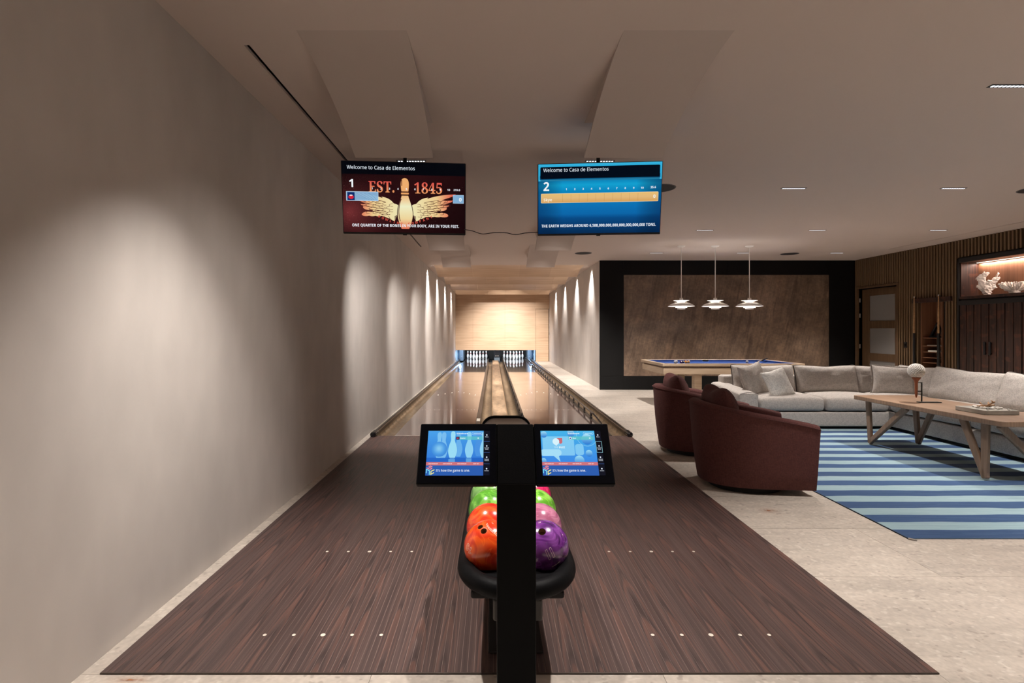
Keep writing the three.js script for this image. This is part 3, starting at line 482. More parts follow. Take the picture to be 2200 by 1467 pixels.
const tv1 = canvas(1200, 675, (c, w, h) => {
  const g = c.createLinearGradient(0, 0, w, h); g.addColorStop(0, '#140608'); g.addColorStop(0.5, '#2a0d10'); g.addColorStop(1, '#170508'); c.fillStyle = g; c.fillRect(0, 0, w, h);
  const g2 = c.createRadialGradient(60, 480, 20, 160, 480, 420); g2.addColorStop(0, 'rgba(120,48,50,0.9)'); g2.addColorStop(1, 'rgba(60,20,24,0)'); c.fillStyle = g2; c.fillRect(0, 0, w, h);
  for (let i = 0; i < 5200; i++) { const x = rnd() ** 1.5 * w, y = 130 + rnd() * 520, a = (1 - x / w) * 0.28 + 0.03; c.fillStyle = `rgba(${200 + rnd() * 50 | 0},${120 + rnd() * 70 | 0},120,${a * rnd()})`; c.fillRect(x, y, 1 + rnd() * 2.4, 1 + rnd() * 2.4); }
  for (let i = 0; i < 60; i++) { c.fillStyle = `rgba(255,225,205,${0.3 + 0.4 * rnd()})`; c.fillRect(rnd() * w, 200 + rnd() * 420, 2 + rnd() * 2, 2 + rnd() * 2); }
  const cx = 606; const gold = c.createLinearGradient(0, -105, 0, 10); gold.addColorStop(0, '#e2564e'); gold.addColorStop(1, '#f0a868');
  
  for (const s of [-1, 1]) { // wings, feather by feather
    const wing = c.createLinearGradient(cx, 0, cx + s * 480, 0); wing.addColorStop(0, '#f2f0c0'); wing.addColorStop(0.65, '#f1cf92'); wing.addColorStop(1, '#e2604c');
    const fe = [[505, 300, 34], [478, 360, 38], [440, 408, 38], [365, 440, 34], [300, 472, 32], [236, 496, 28], [170, 512, 24]];
    for (const [k, [ex, ey, th]] of fe.entries()) { c.fillStyle = wing; c.strokeStyle = '#43181a'; c.lineWidth = 4; const rx = cx + s * (66 + k * 6), ry = 442 + k * 14; c.beginPath(); c.moveTo(rx, ry - 26); c.bezierCurveTo(rx + s * (ex - 66) * 0.35, ry - 128 + k * 18, rx + s * (ex - 66) * 0.72, ey - 2 + k * 3, cx + s * ex, ey - 8); c.bezierCurveTo(cx + s * (ex - 20), ey + th, rx + s * (ex - 66) * 0.55, ey + th + 14, rx, ry + 42); c.closePath(); c.fill(); c.stroke(); }
    for (let r = 0; r < 3; r++) for (let k = 0; k < 5; k++) { const fx = cx + s * (100 + k * 62 + r * 14), fy = 418 + r * 40 - k * (10 - r * 5); c.fillStyle = wing; c.strokeStyle = '#5a2a20'; c.lineWidth = 3; c.beginPath(); c.ellipse(fx, fy, 52, 22, s * (-0.32 + r * 0.22), 0, 6.3); c.fill(); c.beginPath(); c.ellipse(fx, fy, 52, 22, s * (-0.32 + r * 0.22), s > 0 ? -0.4 : 2.4, s > 0 ? 1.6 : 4.4); c.stroke(); }
    c.fillStyle = wing; c.beginPath(); c.moveTo(cx + s * 66, 500); c.lineTo(cx + s * 66, 448); c.bezierCurveTo(cx + s * 100, 452, cx + s * 92, 345, cx + s * 230, 330); c.bezierCurveTo(cx + s * 180, 380, cx + s * 170, 420, cx + s * 150, 500); c.closePath(); c.fill();
  }
  for (const s of [-1, 1]) { c.strokeStyle = '#4a1f1c'; c.lineCap = 'round'; // feather edges
    const q = (x0, y0, xm, ym, x1, y1, w = 3.5) => { c.lineWidth = w; c.beginPath(); c.moveTo(cx + s * x0, y0); c.quadraticCurveTo(cx + s * xm, ym, cx + s * x1, y1); c.stroke(); };
    q(230, 398, 350, 372, 492, 318); q(215, 424, 350, 404, 462, 372); q(205, 448, 320, 436, 428, 416); q(190, 468, 290, 462, 356, 450); q(170, 486, 240, 488, 292, 482); q(150, 500, 190, 506, 228, 504);
    for (let r = 0; r < 4; r++) for (let k = 0; k < 5 - (r > 1); k++) { const x = 122 + k * 66 + (r % 2) * 30, y = 408 + r * 27 - k * (11 - r * 3); q(x, y - 12, x + 32, y - 10, x + 34, y + 3, 3); q(x + 34, y + 3, x + 28, y + 15, x - 2, y + 13, 3); } }
  F(c, 148, gold, 'EST.', 250, 288, 'left', 'bold', 'serif', 262); F(c, 148, gold, '1845', 694, 292, 'left', 'bold', 'serif', 286);
  const pg = c.createLinearGradient(0, 150, 0, 640); pg.addColorStop(0, '#f0b070'); pg.addColorStop(0.3, '#f2b072'); pg.addColorStop(0.55, '#f3f2c8'); pg.addColorStop(0.8, '#f2d79c'); pg.addColorStop(1, '#e4755a'); c.fillStyle = pg; c.strokeStyle = '#2a0c0e'; c.lineWidth = 12; pinPath(c, cx, 640, 492); c.stroke(); c.fill();
  c.fillStyle = '#2a0c0e'; c.fillRect(cx - 38, 276, 76, 10); c.fillRect(cx - 38, 304, 76, 12); c.fillStyle = '#f0a868'; c.fillRect(cx - 38, 287, 76, 16); c.strokeStyle = '#5a2a20'; c.lineWidth = 7; c.beginPath(); c.moveTo(cx - 50, 560); c.quadraticCurveTo(cx - 80, 460, cx - 38, 350); c.stroke(); c.beginPath(); c.moveTo(cx - 30, 170); c.lineTo(cx - 30, 220); c.stroke();
  const arc = 'BOWLING COMPANY'; c.font = 'bold 34px sans-serif'; c.fillStyle = '#d8574a'; c.textAlign = 'center'; [...arc].forEach((ch, i) => { const a = (i - 7) / 7; c.save(); c.translate(cx + a * 262, 604 - 74 * Math.abs(a) ** 1.6); c.rotate(-a * 0.5); c.fillText(ch, 0, 0); c.restore(); });
  c.fillStyle = '#04060c'; c.fillRect(0, 0, w, 118); F(c, 47, '#eef6ff', 'Welcome to Casa de Elementos', 48, 72, 'left', 'normal', 'sans-serif', 660);
  F(c, 108, '#f6fbff', '1', 62, 244);
  c.fillStyle = 'rgba(140,186,224,0.93)'; c.fillRect(34, 284, 312, 90); c.strokeStyle = '#cfe4f6'; c.lineWidth = 4; c.strokeRect(36, 286, 308, 86); c.fillStyle = '#0c2c6c'; c.fillRect(46, 292, 70, 76); c.fillStyle = '#d8243a'; c.beginPath(); c.ellipse(81, 338, 26, 20, 0, 0, 7); c.fill(); c.fillStyle = '#f5d9dc'; c.beginPath(); c.ellipse(81, 322, 16, 7, 0, 0, 7); c.fill();
  c.strokeStyle = 'rgba(70,110,150,0.6)'; c.lineWidth = 2; for (let k = 0; k < 4; k++) { c.beginPath(); c.moveTo(130 + k * 40, 300); c.quadraticCurveTo(190 + k * 40, 330, 260 + k * 22, 362); c.stroke(); }
  c.fillStyle = 'rgba(140,186,224,0.95)'; c.fillRect(1080, 300, 108, 82); c.strokeStyle = '#cfe4f6'; c.strokeRect(1081, 301, 106, 80); F(c, 50, '#f4faff', '0', 1140, 362);
  for (let k = 1; k <= 10; k++) F(c, 27, '#f4f8ff', String(k), 290 + (k - 1) * 83, 262, 'center'); F(c, 27, '#f4f8ff', '219.0', 1118, 262, 'center');
  F(c, 39, '#f4f8ff', 'ONE QUARTER OF THE BONES IN YOUR BODY, ARE IN YOUR FEET.', 612, 622, 'center', 'bold', 'sans-serif', 1060);
});
const tv2 = canvas(1200, 675, (c, w, h) => {
  const g = c.createLinearGradient(0, 0, 0, h); g.addColorStop(0, '#35b6e2'); g.addColorStop(0.22, '#0a7fb8'); g.addColorStop(0.3, '#12a3d4'); g.addColorStop(0.4, '#0a86c0'); g.addColorStop(0.62, '#0a70b6'); g.addColorStop(0.72, '#0a67ab'); g.addColorStop(0.78, '#064a86'); g.addColorStop(1, '#042a52'); c.fillStyle = g; c.fillRect(0, 0, w, h);
  const v = c.createLinearGradient(0, 0, w, 0); v.addColorStop(0, 'rgba(0,30,70,0.45)'); v.addColorStop(0.2, 'rgba(0,0,0,0)'); v.addColorStop(0.8, 'rgba(0,0,0,0)'); v.addColorStop(1, 'rgba(0,30,70,0.5)'); c.fillStyle = v; c.fillRect(0, 110, w, h - 110);
  c.strokeStyle = '#37b4df'; c.lineWidth = 14; c.strokeRect(7, 7, w - 14, 148); c.fillStyle = '#020a18'; c.beginPath(); c.roundRect(20, 28, w - 40, 112, 10); c.fill(); c.fillStyle = 'rgba(0,20,50,0.35)'; c.fillRect(20, 140, w - 40, 22);
  F(c, 47, '#eef6ff', 'Welcome to Casa de Elementos', 48, 74, 'left', 'normal', 'sans-serif', 640); F(c, 118, '#f6fbff', '2', 46, 256);
  for (let k = 1; k <= 10; k++) F(c, 27, '#f4f8ff', String(k), 278 + (k - 1) * 82, 252, 'center'); F(c, 28, '#f4f8ff', '35.6', 1122, 250, 'center');
  const o = c.createLinearGradient(0, 282, 0, 372); o.addColorStop(0, '#eec173'); o.addColorStop(0.5, '#e6ba7c'); o.addColorStop(1, '#dba35c'); c.fillStyle = '#f2d8a8'; c.beginPath(); c.roundRect(26, 282, 1148, 92, 8); c.fill(); c.fillStyle = o; c.beginPath(); c.roundRect(30, 286, 1140, 84, 6); c.fill();
  c.strokeStyle = 'rgba(170,120,60,0.6)'; c.lineWidth = 2; for (let k = 0; k < 10; k++) { c.beginPath(); c.moveTo(240 + k * 82, 290); c.lineTo(240 + k * 82, 366); c.stroke(); }
  F(c, 38, '#fbf2dd', 'Skye', 52, 356); F(c, 44, '#fbf6ea', '0', 1124, 342); F(c, 39, '#f4f8ff', 'THE EARTH WEIGHS AROUND 6,588,000,000,000,000,000,000,000 TONS.', 597, 612, 'center', 'bold', 'sans-serif', 1130); 
});
function television(x, D, y, yaw, t, label) {
  const o = thing('television', label, 'television', [x, y, -D]); o.rotation.set(R(10), R(yaw), 0, 'YXZ'); const W = 1.105, H = 0.638;
  mesh('housing', bx(W, H, 0.035, 0, 0, -0.0185, 0.008), M.black, o); const g = new THREE.PlaneGeometry(W - 0.014, H - 0.024); g.translate(0, 0.006, 0.0008); mesh('screen', g, screenMat(t, 0.95), o);
  mesh('sensor_tab', bx(0.035, 0.008, 0.02, 0, -H / 2 - 0.003, -0.008, 0.002), M.black, o); mesh('back_box', bx(0.5, 0.34, 0.03, 0, -0.05, -0.05, 0.006), M.black, o);
  const p = mesh('ceiling_mount', merge([bx(0.03, 0.6, 0.03, 0, 0.16, -0.12), bx(0.2, 0.2, 0.05, 0, -0.02, -0.085), bx(0.16, 0.01, 0.12, 0, 0.46, -0.12)]), M.black, o); p.rotation.x = R(-3);
  return o;
}
television(-0.798, 4.72, 2.605, 4.5, tv1, 'wall-mounted-size black screen showing a winged bowling pin, hung over the wall-side lane');
television(0.957, 4.72, 2.60, -4.5, tv2, 'flat black screen with blue score table, hung over the lounge-side lane');
tag(mesh('cable', tube([[-0.262, 2.33, -4.74], [-0.19, 2.322, -4.76], [-0.10, 2.30, -4.79], [0.02, 2.312, -4.79], [0.12, 2.31, -4.79], [0.2, 2.292, -4.78], [0.30, 2.303, -4.76], [0.41, 2.306, -4.74]], 0.0035, 60, 6), M.black), 'thin black cable sagging between the two hanging screens', 'cable');

/* scoring console: post with two touch screens */
const consoleTex = (kind) => canvas(700, 560, (c, w, h) => {
  c.fillStyle = '#020306'; c.fillRect(0, 0, w, h); const r = kind === 2, x0 = r ? 52 : 68, x1 = r ? 570 : 586, y0 = 66, y1 = 492, sx = x1 + 2, sw = 56; c.save(); c.beginPath(); c.rect(x0, y0, x1 - x0, 304); c.clip();
  const g = c.createLinearGradient(0, y0, 0, 370); g.addColorStop(0, r ? '#46b4ea' : '#4aa2ea'); g.addColorStop(1, r ? '#3c88e4' : '#3278d6'); c.fillStyle = g; c.fillRect(x0, y0, 600, 310);
  if (!r) {
    const pn = (x, y, hh, a) => { c.fillStyle = a; pinPath(c, x, y, hh); c.fill(); }; pn(x0 + 108, 330, 250, '#7cc2f0'); pn(x0 + 150, 330, 250, '#78bcee'); pn(x0 + 288, 318, 240, '#66aeea'); pn(x0 + 470, 312, 230, '#4a92e0');
    const b = c.createRadialGradient(x0 + 108, 240, 10, x0 + 108, 240, 82); b.addColorStop(0, '#86c8f0'); b.addColorStop(0.6, '#4c9ae2'); b.addColorStop(1, '#3a82d4'); c.fillStyle = b; c.beginPath(); c.arc(x0 + 112, 246, 72, 0, 7); c.fill(); pn(x0 + 234, 338, 268, '#9adcf4'); pn(x0 + 386, 328, 250, '#8fd0f2'); pn(x0 + 522, 326, 250, '#8fd0f2'); c.fillStyle = 'rgba(20,80,180,0.5)'; c.fillRect(x0, 326, 600, 50); c.fillStyle = 'rgba(150,215,245,0.5)'; c.fillRect(x0 + 200, 340, 60, 40); c.fillRect(x0 + 360, 332, 50, 40);
  } else {
    const ball = (x, y, q) => { const b = c.createLinearGradient(0, y - q, 0, y + q); b.addColorStop(0, '#a4e0f6'); b.addColorStop(1, '#2c78d0'); c.fillStyle = b; c.beginPath(); c.arc(x, y, q, 0, 7); c.fill(); }; c.fillStyle = 'rgba(150,215,245,0.75)'; c.beginPath(); c.roundRect(x0 + 14, 122, 300, 184, 12); c.fill(); c.beginPath(); c.roundRect(x0 + 320, 196, 80, 108, 26); c.fill(); c.fillStyle = 'rgba(170,225,246,0.9)'; c.beginPath(); c.roundRect(x0 - 12, 248, 200, 62, 30); c.fill(); c.beginPath(); c.moveTo(x0 + 110, 308); c.lineTo(x0 + 172, 366); c.lineTo(x0 + 160, 306); c.fill();
    ball(x0 + 30, 102, 32); ball(x0 + 290, 92, 36); ball(x0 + 446, 285, 32); ball(x0 + 350, 352, 46); ball(x0 + 16, 356, 26); c.strokeStyle = 'rgba(190,235,250,0.7)'; c.lineWidth = 3; c.beginPath(); c.arc(x0 + 440, 120, 96, 0, 7); c.stroke(); ball(x0 + 440, 150, 52); c.fillStyle = '#c96a74'; c.beginPath(); c.moveTo(x0 + 154, 138); c.lineTo(x0 + 204, 138); c.lineTo(x0 + 204, 180); c.lineTo(x0 + 188, 196); c.lineTo(x0 + 154, 176); c.fill(); c.fillStyle = '#d8f2fb'; c.beginPath(); c.arc(x0 + 142, 172, 32, 0, 7); c.fill(); c.beginPath(); c.moveTo(x0 + 128, 196); c.lineTo(x0 + 142, 216); c.lineTo(x0 + 156, 196); c.fill();
    F(c, 24, 'rgba(220,240,250,0.6)', 'THE', x0 + 118, 236); F(c, 24, '#eefaff', 'BUZZ', x0 + 166, 236);
  }
  c.fillStyle = 'rgba(96,196,196,0.75)'; c.fillRect(x0 + 262, 122, 246, 34); c.restore(); F(c, 20, '#f2fbff', 'Scoreboard', x0 + 264, 100); c.strokeStyle = '#dff2fc'; c.lineWidth = 2; c.beginPath(); c.roundRect(x0 + 410, 80, 98, 26, 13); c.stroke(); c.fillStyle = '#e6f6fd'; c.fillRect(x0 + 422, 91, 76, 5);
  if (r) { c.fillStyle = '#e8eef8'; c.beginPath(); c.arc(x0 + 282, 139, 14, 0, 7); c.fill(); c.fillStyle = '#4a58a0'; c.beginPath(); c.arc(x0 + 282, 141, 7, 0, 7); c.fill(); F(c, 15, '#f2fbff', 'Skye', x0 + 304, 144); } else { c.fillStyle = '#2a2050'; c.fillRect(x0 + 262, 124, 32, 30); c.fillStyle = '#d84a5a'; c.fillRect(x0 + 268, 134, 18, 9); F(c, 15, '#f2fbff', 'Bowler', x0 + 300, 144); } c.fillStyle = '#f2fbff'; c.fillRect(x0 + 462, 134, 12, 9);
  c.fillStyle = '#d0747c'; c.fillRect(x0, 368, x1 - x0, 30); ['EDIT BOWLER', 'ADD BOWLER', 'END BOWLER', 'EDIT SET'].forEach((s, i) => F(c, 13, '#ffe9ec', s, x0 + (i + 0.5) * (x1 - x0) / 4, 388, 'center')); c.fillStyle = '#2c5cae'; c.fillRect(x0, 398, x1 - x0, y1 - 398);
  // cube emblem of three letters
  const cx = x0 + 42, cy = 446, L = (pts, col) => { c.strokeStyle = col; c.lineWidth = 8; c.lineJoin = 'miter'; c.beginPath(); pts.forEach((p, i) => (i ? c.lineTo(cx + p[0], cy + p[1]) : c.moveTo(cx + p[0], cy + p[1]))); c.stroke(); };
  L([[18, -32], [0, -41], [-14, -33], [12, -18], [0, -10], [-34, -26]], '#f08a92'); L([[-34, 24], [-34, -12], [-6, 2], [-6, 38]], '#7fe0f2'); L([[38, -8], [8, 6], [8, 34], [36, 18]], '#f4e98a');
  F(c, 30, '#ffffff', "It's how the game is one.", x0 + 92, 456, 'left', 'normal', 'sans-serif', 308);
  for (let k = 0; k < 4; k++) { c.fillStyle = '#10121f'; c.fillRect(sx, y0 + k * 107, sw, 103); c.fillStyle = '#4a70c0'; if (k) c.fillRect(sx, y0 + k * 107 - 4, sw, 3); c.fillStyle = '#dfe6f2'; c.beginPath(); c.arc(sx + sw / 2, y0 + k * 107 + 42, 7, 0, 7); c.fill(); const s = [['Menu'], ['Current', 'Game'], ['Custom', 'Control'], ['Service']][k]; s.forEach((q, i) => F(c, 11, '#e8eef8', q, sx + sw / 2, y0 + k * 107 + 64 + i * 13, 'center')); } if (r) { c.strokeStyle = '#a9e8f2'; c.lineWidth = 3; c.strokeRect(sx + 1, y0 + 105, sw - 2, 106); }
});
{
  const t = thing('scoring_console', 'black bowling console post carrying two tilted touch screens', 'scoring console'), c = 0.0815;
  mesh('post', bD(c - 0.0675, c + 0.0675, 0.0, 0.895, 1.805, 1.90, 0.004), M.blackPlastic, t); mesh('base_plate', bD(c - 0.16, c + 0.16, 0, 0.012, 1.72, 2.0, 0.004), M.blackMatt, t);
  const tilt = -Math.atan2(0.13, 0.185), yc = 0.9825, Dc = 1.865; const put = (o) => { o.position.set(0, yc, -Dc); o.rotation.x = tilt; };
  put(mesh('neck', bx(0.134, 0.226, 0.05, c, 0.0, -0.026, 0.004), M.blackPlastic, t)); put(mesh('crossbar', bx(0.6, 0.1, 0.05, c, 0.0, -0.055, 0.01), M.blackMatt, t));
  for (const [k, x0, x1] of [[1, -0.2655, 0.0145], [2, 0.1495, 0.4225]]) {
    const g = bx(x1 - x0, 0.228, 0.03, (x0 + x1) / 2, 0, -0.0135, 0.006), o = mesh('touch_screen', g, M.blackPlastic, t); put(o);
    const f = new THREE.PlaneGeometry(x1 - x0 - 0.008, 0.220); f.translate((x0 + x1) / 2, 0, 0.0020); mesh('display', f, screenMat(consoleTex(k), 1.0), o);
  }
}
/* ball return with eight balls */
const RX = 0.10, BR = 0.108, BY = 0.492;
{
  const t = thing('ball_return', 'black oval ball rack with rounded rim and grey hood at its far end', 'ball return');
  const path = []; const a = 0.213, Df = 2.235, De = 3.55; for (let i = 0; i <= 16; i++) { const q = Math.PI * i / 16; path.push([RX - a * Math.cos(q), 0.418, -(Df - 0.225 * Math.sin(q))]); }
  for (let i = 1; i <= 6; i++) path.push([RX + a - 0.012 * i / 6, 0.418, -(Df + (De - Df) * i / 6)]); for (let i = 1; i < 12; i++) { const q = Math.PI * i / 12; path.push([RX + (a - 0.012) * Math.cos(q), 0.418, -(De + 0.2 * Math.sin(q))]); } for (let i = 0; i < 6; i++) path.push([RX - a + 0.012 * (1 - i / 6), 0.418, -(De - (De - Df) * i / 6)]);
  mesh('rim', tube(path, 0.038, 160, 16, true), M.blackPlastic, t);
  const rail = (x) => rod([RX + x, 0.385, -2.12], [RX + x, 0.385, -3.6], 0.012); mesh('ball_rail', rail(-0.06), M.metal, t); mesh('ball_rail', rail(-0.17), M.metal, t); mesh('ball_rail', rail(0.06), M.metal, t); mesh('ball_rail', rail(0.17), M.metal, t);
  mesh('tray', bD(RX - 0.19, RX + 0.19, 0.33, 0.362, 2.12, 3.62, 0.01), M.blackMatt, t);
  for (const s of [-1, 1]) { const q = [[0.055, 2.045], [0.15, 2.09], [0.185, 2.16], [0.055, 2.16]].map(([x, D]) => new THREE.Vector2(RX + s * x, D)); const g = new THREE.ExtrudeGeometry(new THREE.Shape(q), { depth: 0.02, bevelEnabled: true, bevelSize: 0.004, bevelThickness: 0.004, bevelSegments: 2 }); g.rotateX(-Math.PI / 2); g.translate(0, 0.405, 0); mesh('bumper_pad', triUV(g), M.blackPlastic, t); mesh('screw', cyl(0.011, 0.011, 0.006, RX + s * 0.04, 0.424, -2.06, 14), M.metal, t); }
  mesh('apron', bD(RX - 0.10, RX + 0.10, 0.25, 0.34, 2.1, 3.6, 0.01), M.greyPlastic, t); mesh('pedestal', bD(RX - 0.085, RX + 0.085, 0.012, 0.26, 2.32, 3.5, 0.012), M.blackMatt, t); mesh('foot_plate', bD(RX - 0.12, RX + 0.12, 0.012, 0.02, 2.28, 3.55, 0.003), M.blackMatt, t);
  // hood: rounded arch, grey-brown face with black edge
  const arch = (w, h, r) => { const s = new THREE.Shape(); s.moveTo(-w, 0); s.lineTo(-w, h - r); s.absarc(-w + r, h - r, r, Math.PI, Math.PI / 2, true); s.lineTo(w - r, h); s.absarc(w - r, h - r, r, Math.PI / 2, 0, true); s.lineTo(w, 0); return s; };
  const hood = (w, h, r, d, D) => { const g = new THREE.ExtrudeGeometry(arch(w, h, r), { depth: d, bevelEnabled: true, bevelSize: 0.006, bevelThickness: 0.006, bevelSegments: 3, curveSegments: 14 }); g.translate(RX, 0.40, -D - d); return triUV(g); };
  const hm = std({ color: lin(0.155, 0.122, 0.10), roughness: 0.42 }); mesh('hood', hood(0.172, 0.352, 0.09, 0.28, 3.66), hm, t); mesh('hood_rim', hood(0.184, 0.366, 0.095, 0.02, 3.955), M.blackPlastic, t); mesh('hood_front', hood(0.16, 0.338, 0.08, 0.006, 3.645), M.blackPlastic, t);
}
{
  const ev = new Evaluator(); ev.useGroups = false;
  const swirl = (c0, c1, c2, s, text) => canvas(768, 384, (c, w, h) => {
    const im = c.createImageData(w, h), d = im.data;
    for (let j = 0; j < h; j++) for (let i = 0; i < w; i++) {
      const th = Math.PI * (j + 0.5) / h, ph = 2 * Math.PI * (i + 0.5) / w, x = -Math.cos(ph) * Math.sin(th), y = Math.cos(th), z = Math.sin(ph) * Math.sin(th), k = 0.9;
      const wx = noise.noise(x * k + s, y * k, z * k), wy = noise.noise(x * k, y * k + s, z * k + 9), q = noise.noise((x + wx * 1.5) * 1.5, (y + wy * 1.5) * 1.5 + s, (z + wx) * 1.5), f = noise.noise((x + wy * 1.8) * 2.4, (y + wx * 1.8) * 2.4, z * 2.4 + s);
      let col = mixc(c0, c1, sstep(-0.35, 0.35, q)); col = mixc(col, c2, 0.55 * sstep(0.05, 0.45, f)); col = mixc(col, c1.map((v) => Math.min(255, v * 1.18 + 12)), 0.5 * (1 - sstep(0.0, 0.07, Math.abs(f + 0.05)))); const n = 4 * (j * w + i); d[n] = col[0]; d[n + 1] = col[1]; d[n + 2] = col[2]; d[n + 3] = 255;
    } c.putImageData(im, 0, 0); if (text) text(c, w, h);
  });
  // a point of the ball as the camera sees it (dx, dy in ball radii) -> direction
  const pitch = Math.atan2(1.42 - BY, 2.25), dirOf = (dx, dy) => { const dz = Math.sqrt(Math.max(0.02, 1 - dx * dx - dy * dy)); return new THREE.Vector3(dx, dy * Math.cos(pitch) + dz * Math.sin(pitch), -dy * Math.sin(pitch) + dz * Math.cos(pitch)).normalize(); };
  const onCanvas = (dx, dy, w, h) => { const n = dirOf(dx, dy), th = Math.acos(n.y); let ph = Math.atan2(n.z, -n.x); if (ph < 0) ph += 2 * Math.PI; return [ph / (2 * Math.PI) * w, th / Math.PI * h, 1 / Math.max(0.3, Math.sin(th))]; };
  const put = (c, w, h, dx, dy, rot, fn) => { const [x, y, k] = onCanvas(dx, dy, w, h); c.save(); c.translate(x, y); c.scale(k, 1); c.rotate(rot); fn(c); c.restore(); };
  const outline = (str, s) => (c) => { c.font = `bold ${s}px sans-serif`; c.textAlign = 'center'; c.strokeStyle = '#f3d9c8'; c.lineWidth = 1.6; c.strokeText(str, 0, s * 0.35); };
  const word = (str, s, st = 'italic') => (c) => { c.font = `${st} ${s}px serif`; c.textAlign = 'center'; c.fillStyle = '#f6e6dc'; c.fillText(str, 0, 0); };
  const bars = (c) => { c.strokeStyle = '#f3d9d8'; c.lineWidth = 1.8; c.strokeRect(-15, -24, 9, 48); c.strokeRect(7, -24, 9, 48); };
  const rows = [
    [[[222, 60, 22], [240, 92, 26], [196, 36, 14], 'orange bowling ball with outlined number and two finger holes, front of the rack', (c, w, h) => { put(c, w, h, -0.78, -0.10, Math.PI + 0.42, outline('10', 46)); put(c, w, h, 0.10, 0.62, 0.95 + Math.PI, word('Brunswick', 19)); put(c, w, h, 0.12, 0.86, Math.PI, word('S', 15)); }, [[-0.34, 0.70, 0.012], [-0.20, 0.545, 0.0135]]],
      [[88, 28, 108], [128, 62, 148], [48, 12, 62], 'purple marbled bowling ball with two outlined bars, front of the rack', (c, w, h) => { put(c, w, h, 0.16, -0.27, -0.42, bars); put(c, w, h, -0.2, 0.86, 0.3, word('Br', 18)); put(c, w, h, 0.42, -0.66, -0.55, word('SURELORT', 9, 'bold')); }, [[-0.11, 0.52, 0.016]]]],
    [[[224, 42, 24], [236, 92, 34], [204, 30, 20], 'red-orange marbled bowling ball behind the orange ball'], [[168, 92, 124], [190, 122, 150], [146, 70, 108], 'dusky pink swirled bowling ball behind the purple ball']],
    [[[86, 158, 46], [132, 196, 84], [56, 120, 30], 'green swirled bowling ball behind the red-orange ball'], [[92, 164, 40], [140, 200, 80], [64, 130, 28], 'green swirled bowling ball behind the dusky pink ball']],
    [[[112, 168, 88], [140, 190, 110], [92, 140, 70], 'pale green bowling ball in the last row under the first touch screen'], [[190, 24, 84], [214, 40, 100], [160, 16, 70], 'magenta bowling ball in the last row under the second touch screen']]];
  rows.forEach((row, r) => row.forEach(([a, b, c, label, text, holes], k) => {
    const D = 2.25 + r * 0.221, x = RX + (k ? 0.117 : -0.117), t = thing('bowling_ball', label, 'bowling ball', [x, BY, -D], 'balls on the ball return');
    const mat = phys({ map: swirl(a, b, c, r * 3.7 + k * 1.9 + 0.3, text), color: 0xffffff, roughness: 0.22, clearcoat: 0.8, clearcoatRoughness: 0.08 });
    let g = new THREE.SphereGeometry(BR, 72, 48);
    for (const [dx, dy, hr] of holes || []) { const n = dirOf(dx, dy), h = new THREE.CylinderGeometry(hr, hr, 0.06, 20); h.applyQuaternion(new THREE.Quaternion().setFromUnitVectors(new THREE.Vector3(0, 1, 0), n)); h.translate(...n.clone().multiplyScalar(BR).toArray()); const A = new Brush(g), B = new Brush(h); A.updateMatrixWorld(); B.updateMatrixWorld(); g = ev.evaluate(A, B, SUBTRACTION).geometry;
      const lin2 = new THREE.CylinderGeometry(hr * 0.985, hr * 0.985, 0.024, 20, 1, true), fl = new THREE.CylinderGeometry(hr * 0.985, hr * 0.985, 0.002, 20); for (const [q, dd] of [[lin2, BR - 0.0155], [fl, BR - 0.027]]) { q.applyQuaternion(new THREE.Quaternion().setFromUnitVectors(new THREE.Vector3(0, 1, 0), n)); q.translate(...n.clone().multiplyScalar(dd).toArray()); } mesh('finger_hole', merge([lin2, fl]), std({ color: lin(0.25, 0.14, 0.07), roughness: 0.6, side: THREE.DoubleSide }), t); }
    mesh('shell', tidy(g), mat, t);
  }));
}

